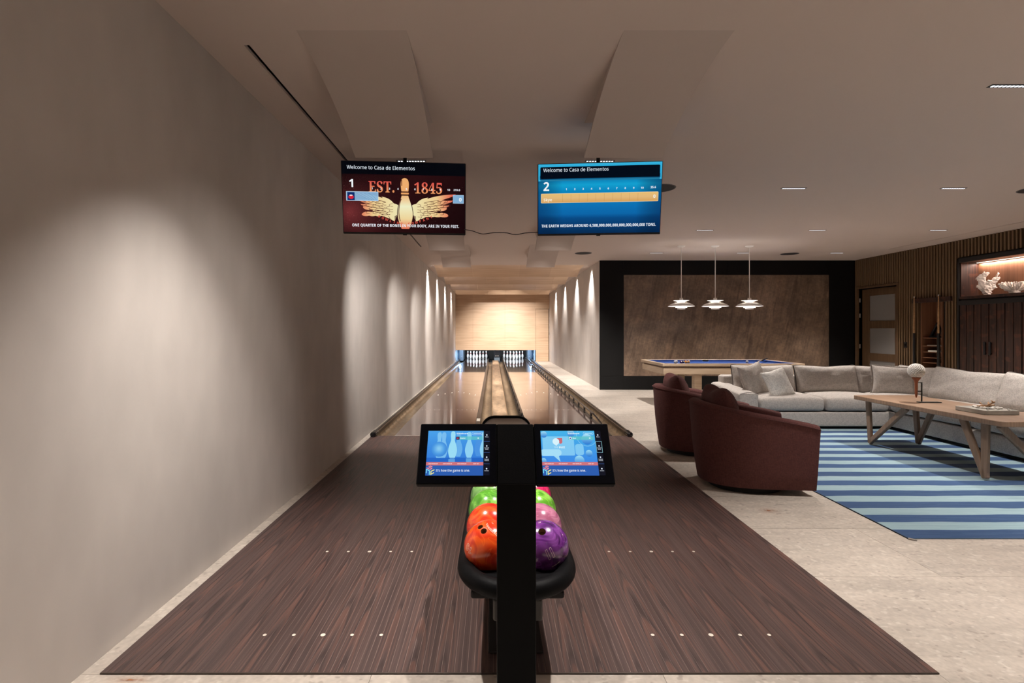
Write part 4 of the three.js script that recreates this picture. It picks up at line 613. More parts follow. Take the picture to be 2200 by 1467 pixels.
/* ================= LOUNGE ================= */
/* striped rug */
{
  const x0 = 2.825, x1 = 7.2, a = 3.555, b = 8.3, n = 32;
  const map = canvas(1024, 1536, (c, w, h) => {
    const px = h / (b - a); let D = a; const edges = []; for (let k = 0; k < n; k++) edges.push(a + (k + 1) * 0.1515);
    c.fillStyle = '#8aa3ab'; c.fillRect(0, 0, w, h); let prev = a;
    for (let k = 0; k < n; k++) { const wob = (x, q) => 0.010 * (vnoise(x * 5, q * 3.3, 97, 97, 5) - 0.5) * 2 + 0.004 * (vnoise(x * 19, q * 7, 97, 97, 8) - 0.5);
      if (k % 2 === 0) { const v = 0.94 + 0.12 * rnd(); c.fillStyle = `rgb(${50 * v | 0},${77 * v | 0},${116 * v | 0})`; c.beginPath(); for (let i = 0; i <= 80; i++) { const x = i / 80 * w, y = h - (prev - a + (k ? wob(i / 80 * 4, k) : 0)) * px; i ? c.lineTo(x, y) : c.moveTo(x, y); } for (let i = 80; i >= 0; i--) c.lineTo(i / 80 * w, h - (edges[k] - a + wob(i / 80 * 4, k + 1)) * px); c.fill(); } prev = edges[k]; }
    for (let i = 0; i < 9000; i++) { const y = rnd() * h, x = rnd() * w; c.fillStyle = rnd() > 0.5 ? 'rgba(255,255,255,0.05)' : 'rgba(0,10,40,0.06)'; c.fillRect(x, y, 20 + rnd() * 90, 1 + rnd()); }
  });
  const t = thing('striped_rug', 'flat-woven rug with blue and pale aqua stripes under the coffee table', 'rug', [0, 0, 0]);
  const g = new THREE.BoxGeometry(x1 - x0, 0.007, b - a); g.translate((x0 + x1) / 2, 0.0035, -(a + b) / 2); mesh('woven_field', g, std({ map, roughness: 0.95, bumpMap: T.linenBump, bumpScale: 0.0008 }), t);
  mesh('edge_binding', bD(x0 - 0.006, x0, 0, 0.008, a, b, 0.001), std({ color: lin(0.03, 0.04, 0.06), roughness: 0.9 }), t);
  mesh('corner_tassel', tube([[x0 - 0.004, 0.006, -a], [x0 + 0.01, 0.008, -a + 0.02], [x0 + 0.03, 0.004, -a + 0.03]], 0.005, 10, 6), M.pillowBeige, t);
}
/* burgundy barrel armchairs */
function armchair(label) {
  const t = thing('barrel_armchair', label, 'armchair', [0, 0, 0]); const P = [], I = [], N = 64, hw = 0.425, L = 0.47;
  const at = (s) => { // s 0..1 along the plan, near arm front to far arm front
    const st = 0.40, arc = 1.35, tot = 2 * st + arc, d = s * tot; if (d < st) return [[L - d, hw], [0, 1]]; if (d > tot - st) return [[L - (tot - d), -hw], [0, -1]];
    const q = (d - st) / arc * Math.PI, c = Math.cos(q), sn = Math.sin(q), a = L + 0.07, e = 0.86; const x = 0.07 - a * Math.sign(sn) * Math.abs(sn) ** e, z = hw * Math.sign(c) * Math.abs(c) ** e; const nx = -sn / a, nz = c / hw, m = Math.hypot(nx, nz); return [[x, z], [nx / m, nz / m]]; };
  const H = (x) => 0.615 + 0.165 * Math.pow(Math.max(0, (L - x) / (2 * L)), 0.85);
  const sec = (h) => [[-0.075, 0.055], [-0.052, 0.2], [-0.028, 0.4], [-0.004, h - 0.035], [-0.008, h - 0.016], [-0.028, h - 0.003], [-0.055, h], [-0.082, h - 0.004], [-0.102, h - 0.018], [-0.108, h - 0.04], [-0.115, 0.35], [-0.12, 0.055]]; const m = 12;
  for (let i = 0; i <= N; i++) { const [[x, z], [nx, nz]] = at(i / N); for (const [o, y] of sec(H(x))) P.push(x + nx * o, y, z + nz * o); }
  for (let i = 0; i < N; i++) for (let j = 0; j < m; j++) { const a = i * m + j, b = i * m + (j + 1) % m, c = a + m, d = b + m; I.push(a, c, b, b, c, d); }
  const g = new THREE.BufferGeometry(); g.setAttribute('position', new THREE.BufferAttribute(new Float32Array(P), 3)); g.setIndex(I); g.computeVertexNormals(); const body = triUV(g);
  const caps = []; for (const [i, flip] of [[0, false], [N, true]]) { const q = []; for (let j = 1; j < m - 1; j++) { const v = [0, j, j + 1].map((k) => P.slice(3 * (i * m + k), 3 * (i * m + k) + 3)); q.push(...(flip ? v.flat() : [v[0], v[2], v[1]].flat())); } const cg = new THREE.BufferGeometry(); cg.setAttribute('position', new THREE.BufferAttribute(new Float32Array(q), 3)); cg.computeVertexNormals(); caps.push(triUV(cg)); }
  M.burgundy.side = THREE.DoubleSide; mesh('shell', merge([body, ...caps]), M.burgundy, t);
  const pipe = []; for (let i = 0; i <= N; i++) { const [[x, z], [nx, nz]] = at(i / N); pipe.push([x + nx * 0.001, H(x) - 0.03, z + nz * 0.001]); } mesh('piping', tube(pipe, 0.004, 128, 6), M.burgundyPillow, t);
  const seat = softBox(0.74, 0.2, 0.60, 0.06, 0.03); seat.translate(0.09, 0.345, 0); mesh('seat_cushion', seat, M.burgundy, t);
  mesh('front_rail', bx(0.06, 0.2, 0.64, 0.425, 0.155, 0, 0.015), M.burgundy, t);
  const [pg, rim] = pillow(0.62, 0.50, 0.24, { dent: 0.055, pinch: 0.0, round: 0.5, wr: 0.012, sd: 3, e: 2.4 }); const p = mesh('back_pillow', pg, M.burgundyPillow, t); p.rotation.set(R(-14), R(90), 0, 'YXZ'); p.position.set(-0.20, 0.675, 0.0);
  mesh('swivel_base', merge([cyl(0.30, 0.31, 0.05, 0.0, 0.026, 0, 40), cyl(0.33, 0.33, 0.012, 0, 0.058, 0, 40)]), M.blackMatt, t); return t;
}
{
  const a = armchair('burgundy barrel armchair nearest the bowling approach, its near side in full view'); a.position.set(2.315, 0, -4.84); a.rotation.y = R(-6); a.userData.group = 'burgundy armchairs facing the coffee table';
  const b = a.clone(); b.name = numbered('barrel_armchair'); scene.add(b); b.userData = { ...a.userData, label: 'burgundy barrel armchair half hidden behind the other one, beside the pool table' }; b.position.set(2.375, 0, -6.17); b.rotation.y = R(-6);
}
/* corner sofa */
{
  const t = thing('sectional_sofa', 'large oatmeal linen corner sofa with loose back cushions on the striped rug', 'sofa'); const at = (g, x, y, D) => { g.translate(x, y, -D); return g; };
  const sb = (x0, x1, y0, y1, a, b, r, crown = 0, n = 14, sag = 0) => at(softBox(x1 - x0, y1 - y0, b - a, r, crown, n, sag), (x0 + x1) / 2, (y0 + y1) / 2, (a + b) / 2);
  mesh('plinth', merge([bD(3.62, 6.6, 0.008, 0.05, 7.54, 8.42), bD(5.72, 6.6, 0.008, 0.05, 4.3, 7.6)]), M.blackMatt, t);
  mesh('base', sb(3.72, 5.70, 0.045, 0.252, 7.46, 8.5, 0.025), M.sofa, t); mesh('base', sb(5.65, 6.66, 0.045, 0.252, 6.2, 8.5, 0.03), M.sofa, t); mesh('base', sb(5.64, 6.66, 0.045, 0.252, 4.1, 6.19, 0.05), M.sofa, t);
  // arm with a top that slopes to the front
  const arm = softBox(0.29, 0.50, 1.02, 0.045, 0, 16); { const p = arm.attributes.position; for (let i = 0; i < p.count; i++) { const z = p.getZ(i), y = p.getY(i); if (y > 0) p.setY(i, y + (-z / 0.51) * 0.035 + 0.012 * (1 - (p.getX(i) / 0.145) ** 2)); } arm.computeVertexNormals(); }
  mesh('arm', at(smooth(arm), 3.655, 0.295, 7.97), M.sofa, t);
  const rimArm = [[-0.135, 0.235, 0.505], [-0.135, -0.2, 0.51], [0.135, -0.2, 0.51], [0.135, 0.235, 0.505]].map(([x, y, z]) => [3.655 + x, 0.272 + y, z - 7.97]); mesh('piping', tube([...rimArm.slice(0, 1), [3.655, 0.53, -7.462], ...rimArm.slice(3)], 0.005, 20, 6), M.piping, t);
  mesh('back_frame', sb(3.66, 6.68, 0.1, 0.70, 8.32, 8.54, 0.04), M.sofa, t); mesh('back_frame', sb(6.46, 6.68, 0.1, 0.70, 4.1, 8.4, 0.04), M.sofa, t);
  const seats = [[3.80, 4.74, 7.44, 8.34], [4.745, 5.66, 7.44, 8.34], [5.665, 6.5, 7.45, 8.34], [5.62, 6.5, 6.20, 7.44], [5.61, 6.5, 5.0, 6.19], [5.61, 6.5, 4.1, 4.99]];
  for (const [x0, x1, a, b] of seats) mesh('seat_cushion', sb(x0 + 0.004, x1 - 0.004, 0.264, 0.452, a + 0.004, b - 0.004, 0.06, 0.035, 16, 0.006), M.sofa, t);
  const cush = (w, h, th, x, y, D, yaw, leanDeg, sd, o = {}) => { const [g, rim] = pillow(w, h, th, { pinch: 0.02, pow: 0.36, e: 3.4, wr: 0.013, sd, dent: 0.02, ...o }); const p = mesh('back_cushion', g, M.sofa, t); p.position.set(x, y, -D); p.rotation.set(R(-leanDeg), R(yaw), R(o.roll || 0), 'YXZ'); mesh('piping', tube(rim, 0.0085, 120, 6, true), M.piping, p); };
  cush(0.96, 0.44, 0.25, 4.21, 0.655, 8.17, 0, 12, 1); cush(0.95, 0.44, 0.25, 5.18, 0.65, 8.15, 0, 12, 2); cush(0.84, 0.43, 0.24, 6.05, 0.645, 8.16, 0, 11, 3);
  cush(0.84, 0.45, 0.25, 6.33, 0.655, 7.78, -90, 12, 4, { roll: 1 }); cush(0.98, 0.47, 0.27, 6.27, 0.66, 6.91, -83, 14, 5, { roll: -2 }); cush(0.98, 0.46, 0.26, 6.28, 0.655, 5.98, -90, 16, 6, { roll: -3 }); cush(0.98, 0.45, 0.26, 6.30, 0.65, 5.0, -90, 12, 7);
}
function throwPillow(label, mat, w, h, th, x, y, D, rx, ry, rz, sd, fringe) {
  const t = thing('throw_pillow', label, 'pillow', [x, y, -D]); t.rotation.set(R(rx), R(ry), R(rz), 'YXZ'); const [g, rim] = pillow(w, h, th, { sd, wr: 0.01, pinch: 0.09 }); mesh('cover', g, mat, t);
  if (fringe) { const P = []; const n = rim.length; for (let k = 0; k < 400; k++) { const i = k / 400 * n, a = rim[i | 0], b = rim[((i | 0) + 1) % n], f = i % 1, x = a[0] + (b[0] - a[0]) * f, y = a[1] + (b[1] - a[1]) * f, m = Math.hypot(x, y); const c = 1 + 0.028 / m; P.push(rod([x, y, 0], [x * c + 0.006 * (rnd() - 0.5), y * c + 0.006 * (rnd() - 0.5), 0.01 * (rnd() - 0.5)], 0.0022, 4)); } const o = mesh('fringe', merge(P), mat, t); o.userData.kind = 'stuff'; } else mesh('seam', tube(rim, 0.0035, 100, 5, true), mat, t);
}
throwPillow('large square beige throw pillow in the sofa corner by the arm', M.pillowBeige, 0.50, 0.50, 0.20, 3.93, 0.665, 7.90, -14, 24, 10, 11);
throwPillow('white square throw pillow leaning on the beige pillow near the sofa arm', M.pillowWhite, 0.43, 0.43, 0.17, 4.19, 0.635, 7.70, -20, 14, 13, 12);
throwPillow('pale fringed throw pillow in the inner corner of the sofa', M.pillowBeige, 0.56, 0.44, 0.18, 6.02, 0.66, 7.86, -14, -24, -3, 13, true);

/* coffee table */
{
  const t = thing('coffee_table', 'light brown wooden coffee table with V-shaped legs on the striped rug', 'coffee table', [0, 0, 0]);
  const x0 = 4.55, x1 = 5.31, a = 4.69, b = 6.61, r = 0.07, s = new THREE.Shape(); s.moveTo(x0 + r, a); s.lineTo(x1 - r, a); s.quadraticCurveTo(x1, a, x1, a + r); s.lineTo(x1, b - r / 2); s.quadraticCurveTo(x1, b, x1 - r / 2, b); s.lineTo(x0 + r / 2, b); s.quadraticCurveTo(x0, b, x0, b - r / 2); s.lineTo(x0, a + r); s.quadraticCurveTo(x0, a, x0 + r, a);
  const g = new THREE.ExtrudeGeometry(s, { depth: 0.034, bevelEnabled: true, bevelSize: 0.006, bevelThickness: 0.008, bevelSegments: 3 }); g.rotateX(-Math.PI / 2); g.translate(0, 0.558, 0); mesh('table_top', triUV(g), M.walnut, t);
  // V legs: foot and two arms with rounded elbow, a little flat in section
  const bar = (p, q, wid) => { const A = new THREE.Vector3(p[0], p[1], -p[2]), B = new THREE.Vector3(q[0], q[1], -q[2]), d = B.clone().sub(A), L = d.length(); const k = new RoundedBoxGeometry(wid, L + wid * 0.6, 0.042, 3, 0.014); const pos = k.attributes.position; for (let i = 0; i < pos.count; i++) { const f = 1 - 0.16 * (0.5 - pos.getY(i) / L); pos.setX(i, pos.getX(i) * f); } k.computeVertexNormals(); k.translate(0, L / 2, 0); const Y = d.clone().normalize(), Zv = new THREE.Vector3(); return { k, A, Y }; };
  const leg = (foot, ta, tb) => { const list = []; const n = new THREE.Vector3().crossVectors(new THREE.Vector3(ta[0] - foot[0], ta[1] - foot[1], -(ta[2] - foot[2])), new THREE.Vector3(tb[0] - foot[0], tb[1] - foot[1], -(tb[2] - foot[2]))).normalize();
    for (const q of [ta, tb]) { const { k, A, Y } = bar(foot, q, 0.07); const X = new THREE.Vector3().crossVectors(Y, n).normalize(), m = new THREE.Matrix4().makeBasis(X, Y, n); k.applyMatrix4(m); k.translate(...A.toArray()); list.push(triUV(k)); } mesh('leg', merge(list), M.walnut, t); };
  leg([4.655, 0.045, 6.455], [4.64, 0.545, 6.47], [4.60, 0.545, 5.83]); leg([5.225, 0.045, 6.43], [5.215, 0.545, 6.47], [5.24, 0.545, 6.20]); leg([4.635, 0.045, 4.93], [4.625, 0.545, 4.915], [4.60, 0.545, 5.12]); leg([5.20, 0.045, 4.87], [5.23, 0.545, 4.83], [4.62, 0.545, 4.76]);
}
const TT = 0.601;
{ // golf ball on a tee
  const t = thing('golf_ball_sculpture', 'white dimpled golf ball sculpture on a brown tee and black stand, on the coffee table', 'sculpture', [4.81, TT, -5.95]);
  const dim = []; for (let i = 0; i < 320; i++) { const y = 1 - 2 * (i + 0.5) / 320, q = i * 2.399963; dim.push([Math.cos(q) * Math.sqrt(1 - y * y), y, Math.sin(q) * Math.sqrt(1 - y * y)]); }
  const g = new THREE.SphereGeometry(1, 180, 130), p = g.attributes.position; for (let i = 0; i < p.count; i++) { const v = [p.getX(i), p.getY(i), p.getZ(i)]; let best = -1; for (const d of dim) { const k = v[0] * d[0] + v[1] * d[1] + v[2] * d[2]; if (k > best) best = k; } const a = Math.acos(Math.min(1, best)), rr_ = 0.088; const r = 0.083 * (1 - (a < rr_ ? 0.17 * (1 - (a / rr_) ** 2) : 0)); p.setXYZ(i, v[0] * r, v[1] * r, v[2] * r); } g.translate(0, 0.357, 0);
  mesh('golf_ball', smooth(g, 1e-5), std({ color: lin(0.80, 0.77, 0.72), roughness: 0.6 }), t);
  mesh('tee', lathe([[0, 0.05], [0.006, 0.055], [0.013, 0.09], [0.016, 0.22], [0.022, 0.245], [0.040, 0.268], [0.043, 0.285], [0.034, 0.288], [0, 0.276]], 28), M.tee, t);
  mesh('stand', merge([bx(0.010, 0.225, 0.010, 0.062, 0.112, 0.0), bx(0.07, 0.008, 0.008, 0.03, 0.222, 0), bx(0.07, 0.008, 0.008, 0.03, 0.125, 0), bx(0.24, 0.008, 0.06, 0.12, 0.004, 0.03, 0.002)]), M.blackMatt, t);
}
{ // stone tray with a wreath of pale shells and driftwood
  const t = thing('stone_tray', 'thick pale stone slab tray lying on the coffee table', 'tray', [4.915, TT, -5.215]); mesh('slab', bx(0.33, 0.042, 0.33, 0, 0.021, 0, 0.004), M.marble, t);
  const w = thing('shell_wreath', 'ring of small pale shells lying on the stone tray', 'decoration', [4.93, TT + 0.042, -5.22]); const sh = new THREE.SphereGeometry(0.016, 10, 8); sh.scale(1.15, 0.6, 0.9); const sg = tidy(sh); for (let i = 0; i < 22; i++) { const q = i / 22 * 6.283, r = 0.085 + 0.016 * (i % 3 - 1); const m = mesh('shell', sg, i % 4 ? M.coral : M.marble, w); m.position.set(Math.cos(q) * r, 0.009, Math.sin(q) * r); m.rotation.set(rr(-0.4, 0.4), q, rr(-0.4, 0.4)); }
  const d = thing('driftwood', 'small tan branching piece of driftwood on the shell ring', 'driftwood', [4.93, TT + 0.05, -5.23]); const dm = std({ color: lin(0.42, 0.24, 0.13), roughness: 0.8 }); mesh('branch', sdfMesh((x, y, z) => { let v = capsule(x, y, z, [-0.10, 0.012, 0.01], [0.09, 0.016, -0.02], 0.009); v = smin(v, capsule(x, y, z, [0.0, 0.014, 0], [0.05, 0.055, 0.03], 0.007), 0.01); v = smin(v, capsule(x, y, z, [0.03, 0.015, -0.01], [0.075, 0.04, -0.06], 0.006), 0.01); v = smin(v, capsule(x, y, z, [-0.04, 0.012, 0.005], [-0.02, 0.04, -0.05], 0.006), 0.01); v = smin(v, capsule(x, y, z, [0.045, 0.05, 0.027], [0.02, 0.068, 0.03], 0.005), 0.01); return v + 0.003 * noise.noise(x * 60, y * 60, z * 60); }, [-0.12, -0.01, -0.08], [0.11, 0.09, 0.06], 44), dm, d);
  for (const [i, [x, z, l]] of [[-0.11, 0.13, 'small white pebble on the near edge of the stone tray, by its narrow corner'], [0.09, 0.135, 'small white pebble on the near edge of the stone tray, beside the shells']].entries()) { const k = new THREE.IcosahedronGeometry(0.011, 2); k.scale(1.3, 0.7, 1); k.translate(4.915 + x, TT + 0.049, -5.215 + z); tag(mesh('pebble', smooth(k), M.coral), l, 'pebble'); }
}

/* pool table with balls and cue, pendants above */
{
  const X0 = 3.135, X1 = 5.765, Z0 = 9.67, Z1 = 11.07, H = 0.80; const t = thing('pool_table', 'pale oak pool table with bright blue cloth in front of the stone wall', 'pool table');
  const rw = 0.075; for (const [a, b, c, d] of [[X0, X1, Z0, Z0 + rw], [X0, X1, Z1 - rw, Z1], [X0, X0 + rw, Z0 + rw, Z1 - rw], [X1 - rw, X1, Z0 + rw, Z1 - rw]]) mesh('rail', bD(a, b, H - 0.05, H, c, d, 0.005), M.oak, t);
  const cw = 0.06, cy0 = H - 0.035, cy1 = H - 0.004, xm = (X0 + X1) / 2; const cushion = (a, b, c, d) => mesh('cushion', bD(a, b, cy0, cy1, c, d, 0.012), M.felt, t);
  for (const z of [Z0 + rw, Z1 - rw - cw]) for (const [a, b] of [[X0 + rw + 0.09, xm - 0.07], [xm + 0.07, X1 - rw - 0.09]]) cushion(a, b, z, z + cw); for (const x of [X0 + rw, X1 - rw - cw]) cushion(x, x + cw, Z0 + rw + 0.09, Z1 - rw - 0.09);
  mesh('playing_cloth', bD(X0 + rw, X1 - rw, H - 0.05, H - 0.034, Z0 + rw, Z1 - rw), M.felt, t);
  for (const x of [X0 + rw + 0.035, xm, X1 - rw - 0.035]) for (const z of [Z0 + rw + 0.03, Z1 - rw - 0.03]) mesh('pocket', cyl(0.062, 0.058, 0.04, x, H - 0.022, -z, 24), M.black, t);
  mesh('shadow_gap', bD(X0 + 0.05, X1 - 0.05, H - 0.09, H - 0.05, Z0 + 0.05, Z1 - 0.05), M.walnut, t);
  const ap = (a, b, c, d) => mesh('apron', bD(a, b, H - 0.20, H - 0.085, c, d, 0.004), M.oak, t); ap(X0 + 0.02, X1 - 0.02, Z0 + 0.02, Z0 + 0.06); ap(X0 + 0.02, X1 - 0.02, Z1 - 0.06, Z1 - 0.02); ap(X0 + 0.02, X0 + 0.06, Z0 + 0.06, Z1 - 0.06); ap(X1 - 0.06, X1 - 0.02, Z0 + 0.06, Z1 - 0.06); mesh('underside', bD(X0 + 0.06, X1 - 0.06, H - 0.19, H - 0.09, Z0 + 0.06, Z1 - 0.06), M.oak, t);
  for (const x of [3.865, 5.035]) { for (const z of [9.93, 10.81]) mesh('leg', bD(x - 0.07, x + 0.07, 0, H - 0.19, z - 0.07, z + 0.07, 0.005), M.oak, t); mesh('stretcher', bD(x - 0.05, x + 0.05, 0.08, 0.2, 10.0, 10.74, 0.004), M.oak, t); }
  const cols = [[[0.78, 0.74, 0.66], 'cream'], [[0.80, 0.77, 0.70], 'cream'], [[0.10, 0.03, 0.16], 'dark purple'], [[0.05, 0.03, 0.09], 'dark violet'], [[0.85, 0.32, 0.04], 'orange'], [[0.80, 0.36, 0.06], 'pale orange']];
  const bg = new THREE.SphereGeometry(0.0286, 24, 16), spot_ = new THREE.SphereGeometry(0.0288, 16, 6, 0, 6.283, 0, 0.36);
  const ball = (c, x, z, label) => { const b = thing('pool_ball', label, 'pool ball', [x, H - 0.034 + 0.0286, -z], 'balls on the blue cloth'); mesh('ball', tidy(bg.clone()), phys({ color: lin(...c), roughness: 0.15, clearcoat: 1 }), b); if (label[0] !== 'w') { const s = mesh('number_disc', tidy(spot_.clone()), M.white, b); s.rotation.set(0.9, x * 9, 0.3); } };
  [[3.595, 10.32], [3.635, 10.37], [3.70, 10.30], [3.755, 10.34], [3.80, 10.31], [3.862, 10.33]].forEach(([x, z], i) => ball(cols[i][0], x, z, ['cream pool ball at the outer end of the cluster', 'cream pool ball tucked behind the outermost one', 'dark purple pool ball in the cluster, next to the cream ones', 'dark violet pool ball in the cluster, next to the orange ones', 'deep orange pool ball near the inner end of the cluster', 'pale orange pool ball at the inner end of the cluster'][i]));
  ball([0.82, 0.79, 0.72], 5.02, 10.34, 'white cue ball lying alone near the cues on the cloth');
  const cue = (a, b, label) => { const o = thing('pool_cue', label, 'cue'); const A = new THREE.Vector3(...a), B = new THREE.Vector3(...b), at = (f) => A.clone().lerp(B, f).toArray(); mesh('shaft', rod(at(0), at(0.52), 0.0058, 12, 0.010), M.oak, o); mesh('butt', rod(at(0.52), at(1), 0.010, 12, 0.0145), M.black, o); };
  cue([4.86, H + 0.012, -9.72], [5.72, H + 0.03, -10.92], 'cue with black butt lying across the blue cloth towards the far corner');
}
{
  const prof = { hood: [[0.028, 0.16], [0.028, 0.205], [0.034, 0.205], [0.034, 0.16]], upper: [[0.045, 0.105], [0.055, 0.118], [0.085, 0.142], [0.13, 0.156], [0.152, 0.158], [0.150, 0.161], [0.128, 0.160], [0.083, 0.146], [0.05, 0.121]], main: [[0.085, 0.108], [0.10, 0.112], [0.15, 0.102], [0.21, 0.075], [0.25, 0.043], [0.252, 0.045], [0.212, 0.080], [0.152, 0.107], [0.10, 0.117], [0.085, 0.113]], mid: [[0.075, 0.062], [0.10, 0.048], [0.112, 0.015], [0.109, 0.014], [0.096, 0.046], [0.073, 0.059]], low: [[0.078, 0.014], [0.075, -0.012], [0.050, -0.014], [0.05, -0.010], [0.071, -0.008], [0.074, 0.014]] };
  const where = ['nearest the bowling lanes', 'in the middle', 'nearest the slatted wall']; let proto;
  for (const [i, x] of [3.72, 4.39, 5.065].entries()) {
    const label = `white layered pendant lamp over the pool table, the one ${where[i]}`; let t;
    if (!proto) {
      t = proto = thing('pendant_lamp', label, 'pendant lamp', [x, 1.845, -10.34]);
      for (const [n, k] of [['top_cap', 'hood'], ['upper_shade', 'upper'], ['main_shade', 'main'], ['middle_shade', 'mid'], ['lower_shade', 'low']]) mesh(n, lathe(prof[k], 56), M.lampWhite, t);
      mesh('socket', cyl(0.03, 0.03, 0.05, 0, 0.185, 0, 20), M.lampWhite, t); mesh('strut', merge([0, 2.094, 4.189].map((q) => rod([0.09 * Math.cos(q), 0.02, 0.09 * Math.sin(q)], [0.10 * Math.cos(q), 0.146, 0.10 * Math.sin(q)], 0.003, 8))), M.brass, t);
      mesh('bulb', (() => { const g = new THREE.SphereGeometry(0.036, 20, 14); g.translate(0, 0.062, 0); return tidy(g); })(), new THREE.MeshStandardMaterial({ color: 0x000000, emissive: lin(1, 0.85, 0.72), emissiveIntensity: 2.5 }), t);
      mesh('diffuser_disc', cyl(0.05, 0.05, 0.004, 0, -0.010, 0, 30), M.glowWarm, t);
      mesh('cable_rod', rod([0, 0.2, 0], [0, CEIL - 1.845 - 0.012, 0], 0.0075), M.lampWhite, t); mesh('canopy', lathe([[0, CEIL - 1.845 - 0.03], [0.03, CEIL - 1.845 - 0.026], [0.072, CEIL - 1.845 - 0.012], [0.078, CEIL - 1.845]], 28), M.lampWhite, t);
    } else { t = proto.clone(); t.name = numbered('pendant_lamp'); scene.add(t); t.position.x = x; t.userData = { label, category: 'pendant lamp' }; }
    t.userData.group = 'pendant lamps over the pool table'; pt(x, 1.845 + 0.062, 10.34, LAMP.pendant, LAMP.white, 1.5);
  }
}

/* slatted wall: cue niche, rack, cabinet, switch */
{
  const t = thing('cue_niche', 'narrow walnut shelf niche let into the slatted wall behind the cues', 'shelf niche'); const [a, b, y0, y1] = CUE, X0 = WR - 0.005, X1 = WR + 0.3;
  mesh('side_board', bD(X0, X1, y0, y1, a, a + 0.02, 0.002), M.nicheWood, t); mesh('side_board', bD(X0, X1, y0, y1, b - 0.02, b, 0.002), M.nicheWood, t); mesh('back_board', bD(X1 - 0.012, X1, y0, y1, a, b), M.nicheWood, t); mesh('top_board', bD(X0, X1, y1 - 0.02, y1, a, b), M.nicheWood, t); mesh('bottom_board', bD(X0, X1, y0, y0 + 0.02, a, b), M.nicheWood, t);
  for (const y of [1.255, 1.095, 0.975, 0.865, 0.765, 0.62]) mesh('shelf', bD(X0 + 0.02, X1 - 0.012, y, y + 0.014, a + 0.02, b - 0.02, 0.002), M.nicheWood, t);
  const tri = thing('ball_rack', 'black triangular ball rack hanging in the shelf niche', 'rack'); const s = new THREE.Shape([[-0.17, 0], [0.17, 0], [0.0, 0.29]].map((p) => new THREE.Vector2(...p))); s.holes.push(new THREE.Path([[-0.125, 0.026], [0.0, 0.236], [0.125, 0.026]].map((p) => new THREE.Vector2(...p)))); const g = new THREE.ExtrudeGeometry(s, { depth: 0.04, bevelEnabled: true, bevelSize: 0.004, bevelThickness: 0.004, bevelSegments: 2 }); g.rotateY(-Math.PI / 2); g.translate(WR + 0.14, 1.275, -(a + b) / 2); mesh('frame', triUV(g), M.black, tri);
  tag(mesh('white_box', bD(WR + 0.02, WR + 0.2, 0.989, 1.022, 10.12, 10.40, 0.003), M.white), 'flat white box on the middle shelf of the niche', 'box'); tag(mesh('pale_book', bD(WR + 0.02, WR + 0.2, 1.109, 1.126, 10.10, 10.42, 0.002), M.pillowBeige), 'thin pale book on the upper small shelf of the niche', 'book');
  const r = thing('cue_holder', 'dark wooden cue holder bar across the shelf niche', 'cue holder'); mesh('bar', bD(WR - 0.066, WR - 0.0165, 1.965, 2.055, 9.80, 10.70, 0.006), M.darkWood, r); for (const z of [10.60, 10.02]) mesh('clip', cyl(0.012, 0.012, 0.03, WR - 0.08, 2.068, -z, 14), M.black, r);
  mesh('lower_bar', bD(WR - 0.10, WR - 0.0165, 0.56, 0.585, 9.80, 10.70, 0.004), M.darkWood, r);
  for (const [z, l] of [[10.60, 'far'], [10.02, 'near']]) { const c = thing('hanging_cue', `upright cue with pale shaft and black butt on the ${l} end of the holder`, 'cue'); const x = WR - 0.094; mesh('shaft', rod([x, 1.36, -z], [x, 2.075, -z], 0.019, 14, 0.010), std({ map: T.oak, color: lin(0.80, 0.58, 0.38), roughness: 0.4 }), c); mesh('tip', rod([x, 2.075, -z], [x, 2.10, -z], 0.010, 12, 0.009), M.white, c); mesh('butt', rod([x, 0.586, -z], [x, 1.36, -z], 0.026, 14, 0.022), M.black, c); }
  const s2 = thing('wall_switch', 'small black switch plate on the slats between door and cues', 'switch', [WR - 0.0225, 1.11, -10.91]); mesh('plate', bx(0.012, 0.12, 0.075, 0, 0, 0, 0.003), M.black, s2); mesh('rocker', bx(0.006, 0.06, 0.03, -0.008, 0, 0, 0.002), M.blackGloss, s2);
}
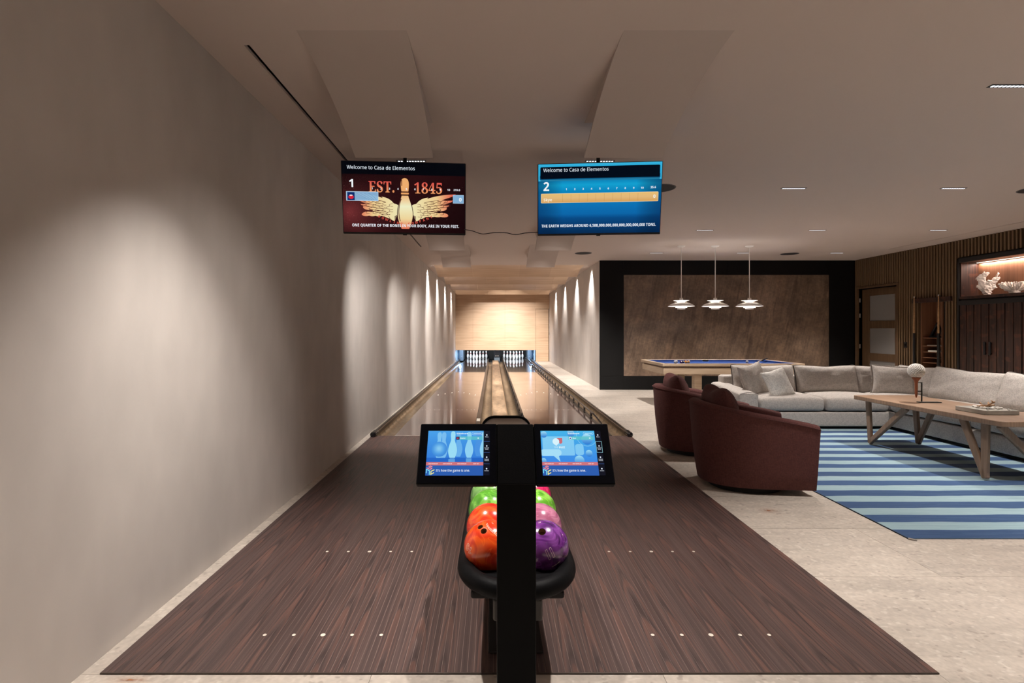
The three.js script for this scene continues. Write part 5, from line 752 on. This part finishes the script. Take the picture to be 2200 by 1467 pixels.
{
  const [a, b, top] = CAB, yS = 2.035, yT = 2.66, X1 = WR + 0.32; const t = thing('built_in_cabinet', 'dark plank-door cabinet with a lit display niche in the slatted wall', 'cabinet');
  mesh('niche_back', bD(X1, X1 + 0.02, yS, yT, a, b), M.nicheWood, t); mesh('niche_side', bD(WR, X1, yS, yT, b - 0.02, b), M.darkWood, t); mesh('niche_side', bD(WR, X1, yS, yT, a, a + 0.02), M.darkWood, t); mesh('niche_top', bD(WR, X1 + 0.02, yT, yT + 0.03, a, b), M.darkWood, t); mesh('niche_shelf', bD(WR - 0.015, X1 + 0.02, yS - 0.05, yS, a, b, 0.004), M.darkWood, t);
  mesh('frame', merge([bD(WR - 0.03, WR + 0.02, yT, top + 0.04, a, b + 0.03, 0.003), bD(WR - 0.03, WR + 0.02, 0, top + 0.04, b, b + 0.035, 0.003), bD(WR - 0.03, WR + 0.02, yS - 0.16, yS - 0.075, a, b, 0.003)]), M.blackMatt, t);
  mesh('carcass', bD(WR + 0.02, WR + 0.4, 0, yS - 0.05, a, b), M.blackMatt, t);
  const w = 0.1425; for (let k = 0; k < 5; k++) { const d1 = b - 0.01 - k * 4 * w; if (d1 - 4 * w < a - 0.1) break; const door = mesh('door', bD(WR - 0.002, WR + 0.02, 0.06, 1.88, d1 - 4 * w + 0.004, d1 - 0.004), M.blackMatt, t);
    for (let i = 0; i < 4; i++) mesh('plank', bD(WR - 0.022 - 0.003 * (i % 2), WR - 0.002, 0.07, 1.875, d1 - (i + 1) * w + 0.007, d1 - i * w - 0.007, 0.004), M.darkWood, door);
    const hz = k % 2 ? d1 - 0.05 : d1 - 4 * w + 0.05; mesh('handle', merge([bD(WR - 0.062, WR - 0.042, 0.985, 1.215, hz - 0.018, hz + 0.018, 0.006), bD(WR - 0.045, WR - 0.02, 1.0, 1.02, hz - 0.008, hz + 0.008), bD(WR - 0.045, WR - 0.02, 1.18, 1.2, hz - 0.008, hz + 0.008)]), M.black, door); }
  const l = thing('led_strip', 'thin glowing light strip along the top of the display niche', 'light strip'); mesh('diffuser', bD(X1 - 0.045, X1 - 0.02, yT - 0.012, yT - 0.004, a + 0.03, b - 0.03), M.glowWarm, l); mesh('channel', bD(X1 - 0.05, X1 - 0.015, yT - 0.004, yT, a + 0.03, b - 0.03), M.metal, l);
  { const r = new THREE.RectAreaLight(new THREE.Color(1, 0.78, 0.68), LAMP.niche, b - a - 0.1, 0.022); r.position.set(X1 - 0.033, yT - 0.02, -(a + b) / 2); r.rotation.set(-Math.PI / 2, 0, Math.PI / 2); r.name = 'led_strip_lamp'; scene.add(r); }
  // corals
  const c1 = thing('fan_coral', 'tall white leafy coral on the lit cabinet shelf', 'coral', [WR + 0.15, yS, -9.29]);
  mesh('coral_body', sdfMesh((x, y, z) => { let v = capsule(x, y, z, [0, 0, 0], [0.0, 0.12, 0.0], 0.055); const pl = (a, b, r, f) => { v = smin(v, capsule(x * f, y, z, a, b, r), 0.02); };
      pl([0, 0.1, 0], [0.0, 0.22, 0.03], 0.05, 1.6); pl([0, 0.16, -0.04], [0, 0.31, -0.08], 0.06, 2.6); pl([0, 0.31, -0.10], [0, 0.37, -0.03], 0.045, 2.6); pl([0, 0.16, 0.05], [0, 0.27, 0.10], 0.04, 2.2); pl([0, 0.25, 0.09], [0.0, 0.38, 0.145], 0.016, 1.2); pl([0, 0.25, 0.12], [0, 0.30, 0.15], 0.02, 1.4); pl([0, 0.09, -0.05], [0, 0.16, -0.11], 0.03, 2); pl([0, 0.10, 0.04], [0, 0.14, 0.10], 0.025, 1.8); pl([0, 0.36, -0.05], [0, 0.39, 0.0], 0.025, 2.4);
      return v + 0.022 * (Math.abs(noise.noise(x * 26, y * 20, z * 20)) - 0.12) + 0.018 * noise.noise(x * 12, y * 34, z * 34) + 0.007 * noise.noise(x * 80, y * 80, z * 80); }, [-0.12, 0, -0.18], [0.12, 0.43, 0.19], 84).rotateY(R(42)), M.coral, c1);
  const c2 = thing('cluster_coral', 'low wide white cluster coral on the lit cabinet shelf', 'coral', [WR + 0.15, yS, -8.80]); let sd = 77; const q = () => { sd = (sd * 16807) % 2147483647; return sd / 2147483647; }; const br = []; for (let i = 0; i < 120; i++) { const an = q() * 6.283, r = 0.05 + 0.15 * Math.sqrt(q()); br.push([[Math.cos(an) * r * 0.35, 0.06, Math.sin(an) * r * 0.5], [Math.cos(an) * r * 0.6, 0.10 + 0.09 * q() + 0.03 * (1 - r / 0.2), Math.sin(an) * r * 1.05], 0.007 + 0.006 * q()]); }
  mesh('coral_body', sdfMesh((x, y, z) => { let v = capsule(x, y, z, [0, 0.0, 0], [0, 0.06, 0], 0.07); v = smin(v, capsule(x, y, z, [0, 0.08, -0.1], [0, 0.08, 0.1], 0.035), 0.03); for (const [a, b, r] of br) v = smin(v, capsule(x, y, z, a, b, r), 0.006); return v + 0.008 * noise.noise(x * 50, y * 50, z * 50); }, [-0.16, 0, -0.24], [0.16, 0.24, 0.24], 84).rotateY(R(42)), M.coral, c2);
}

renderer.render(scene, camera);
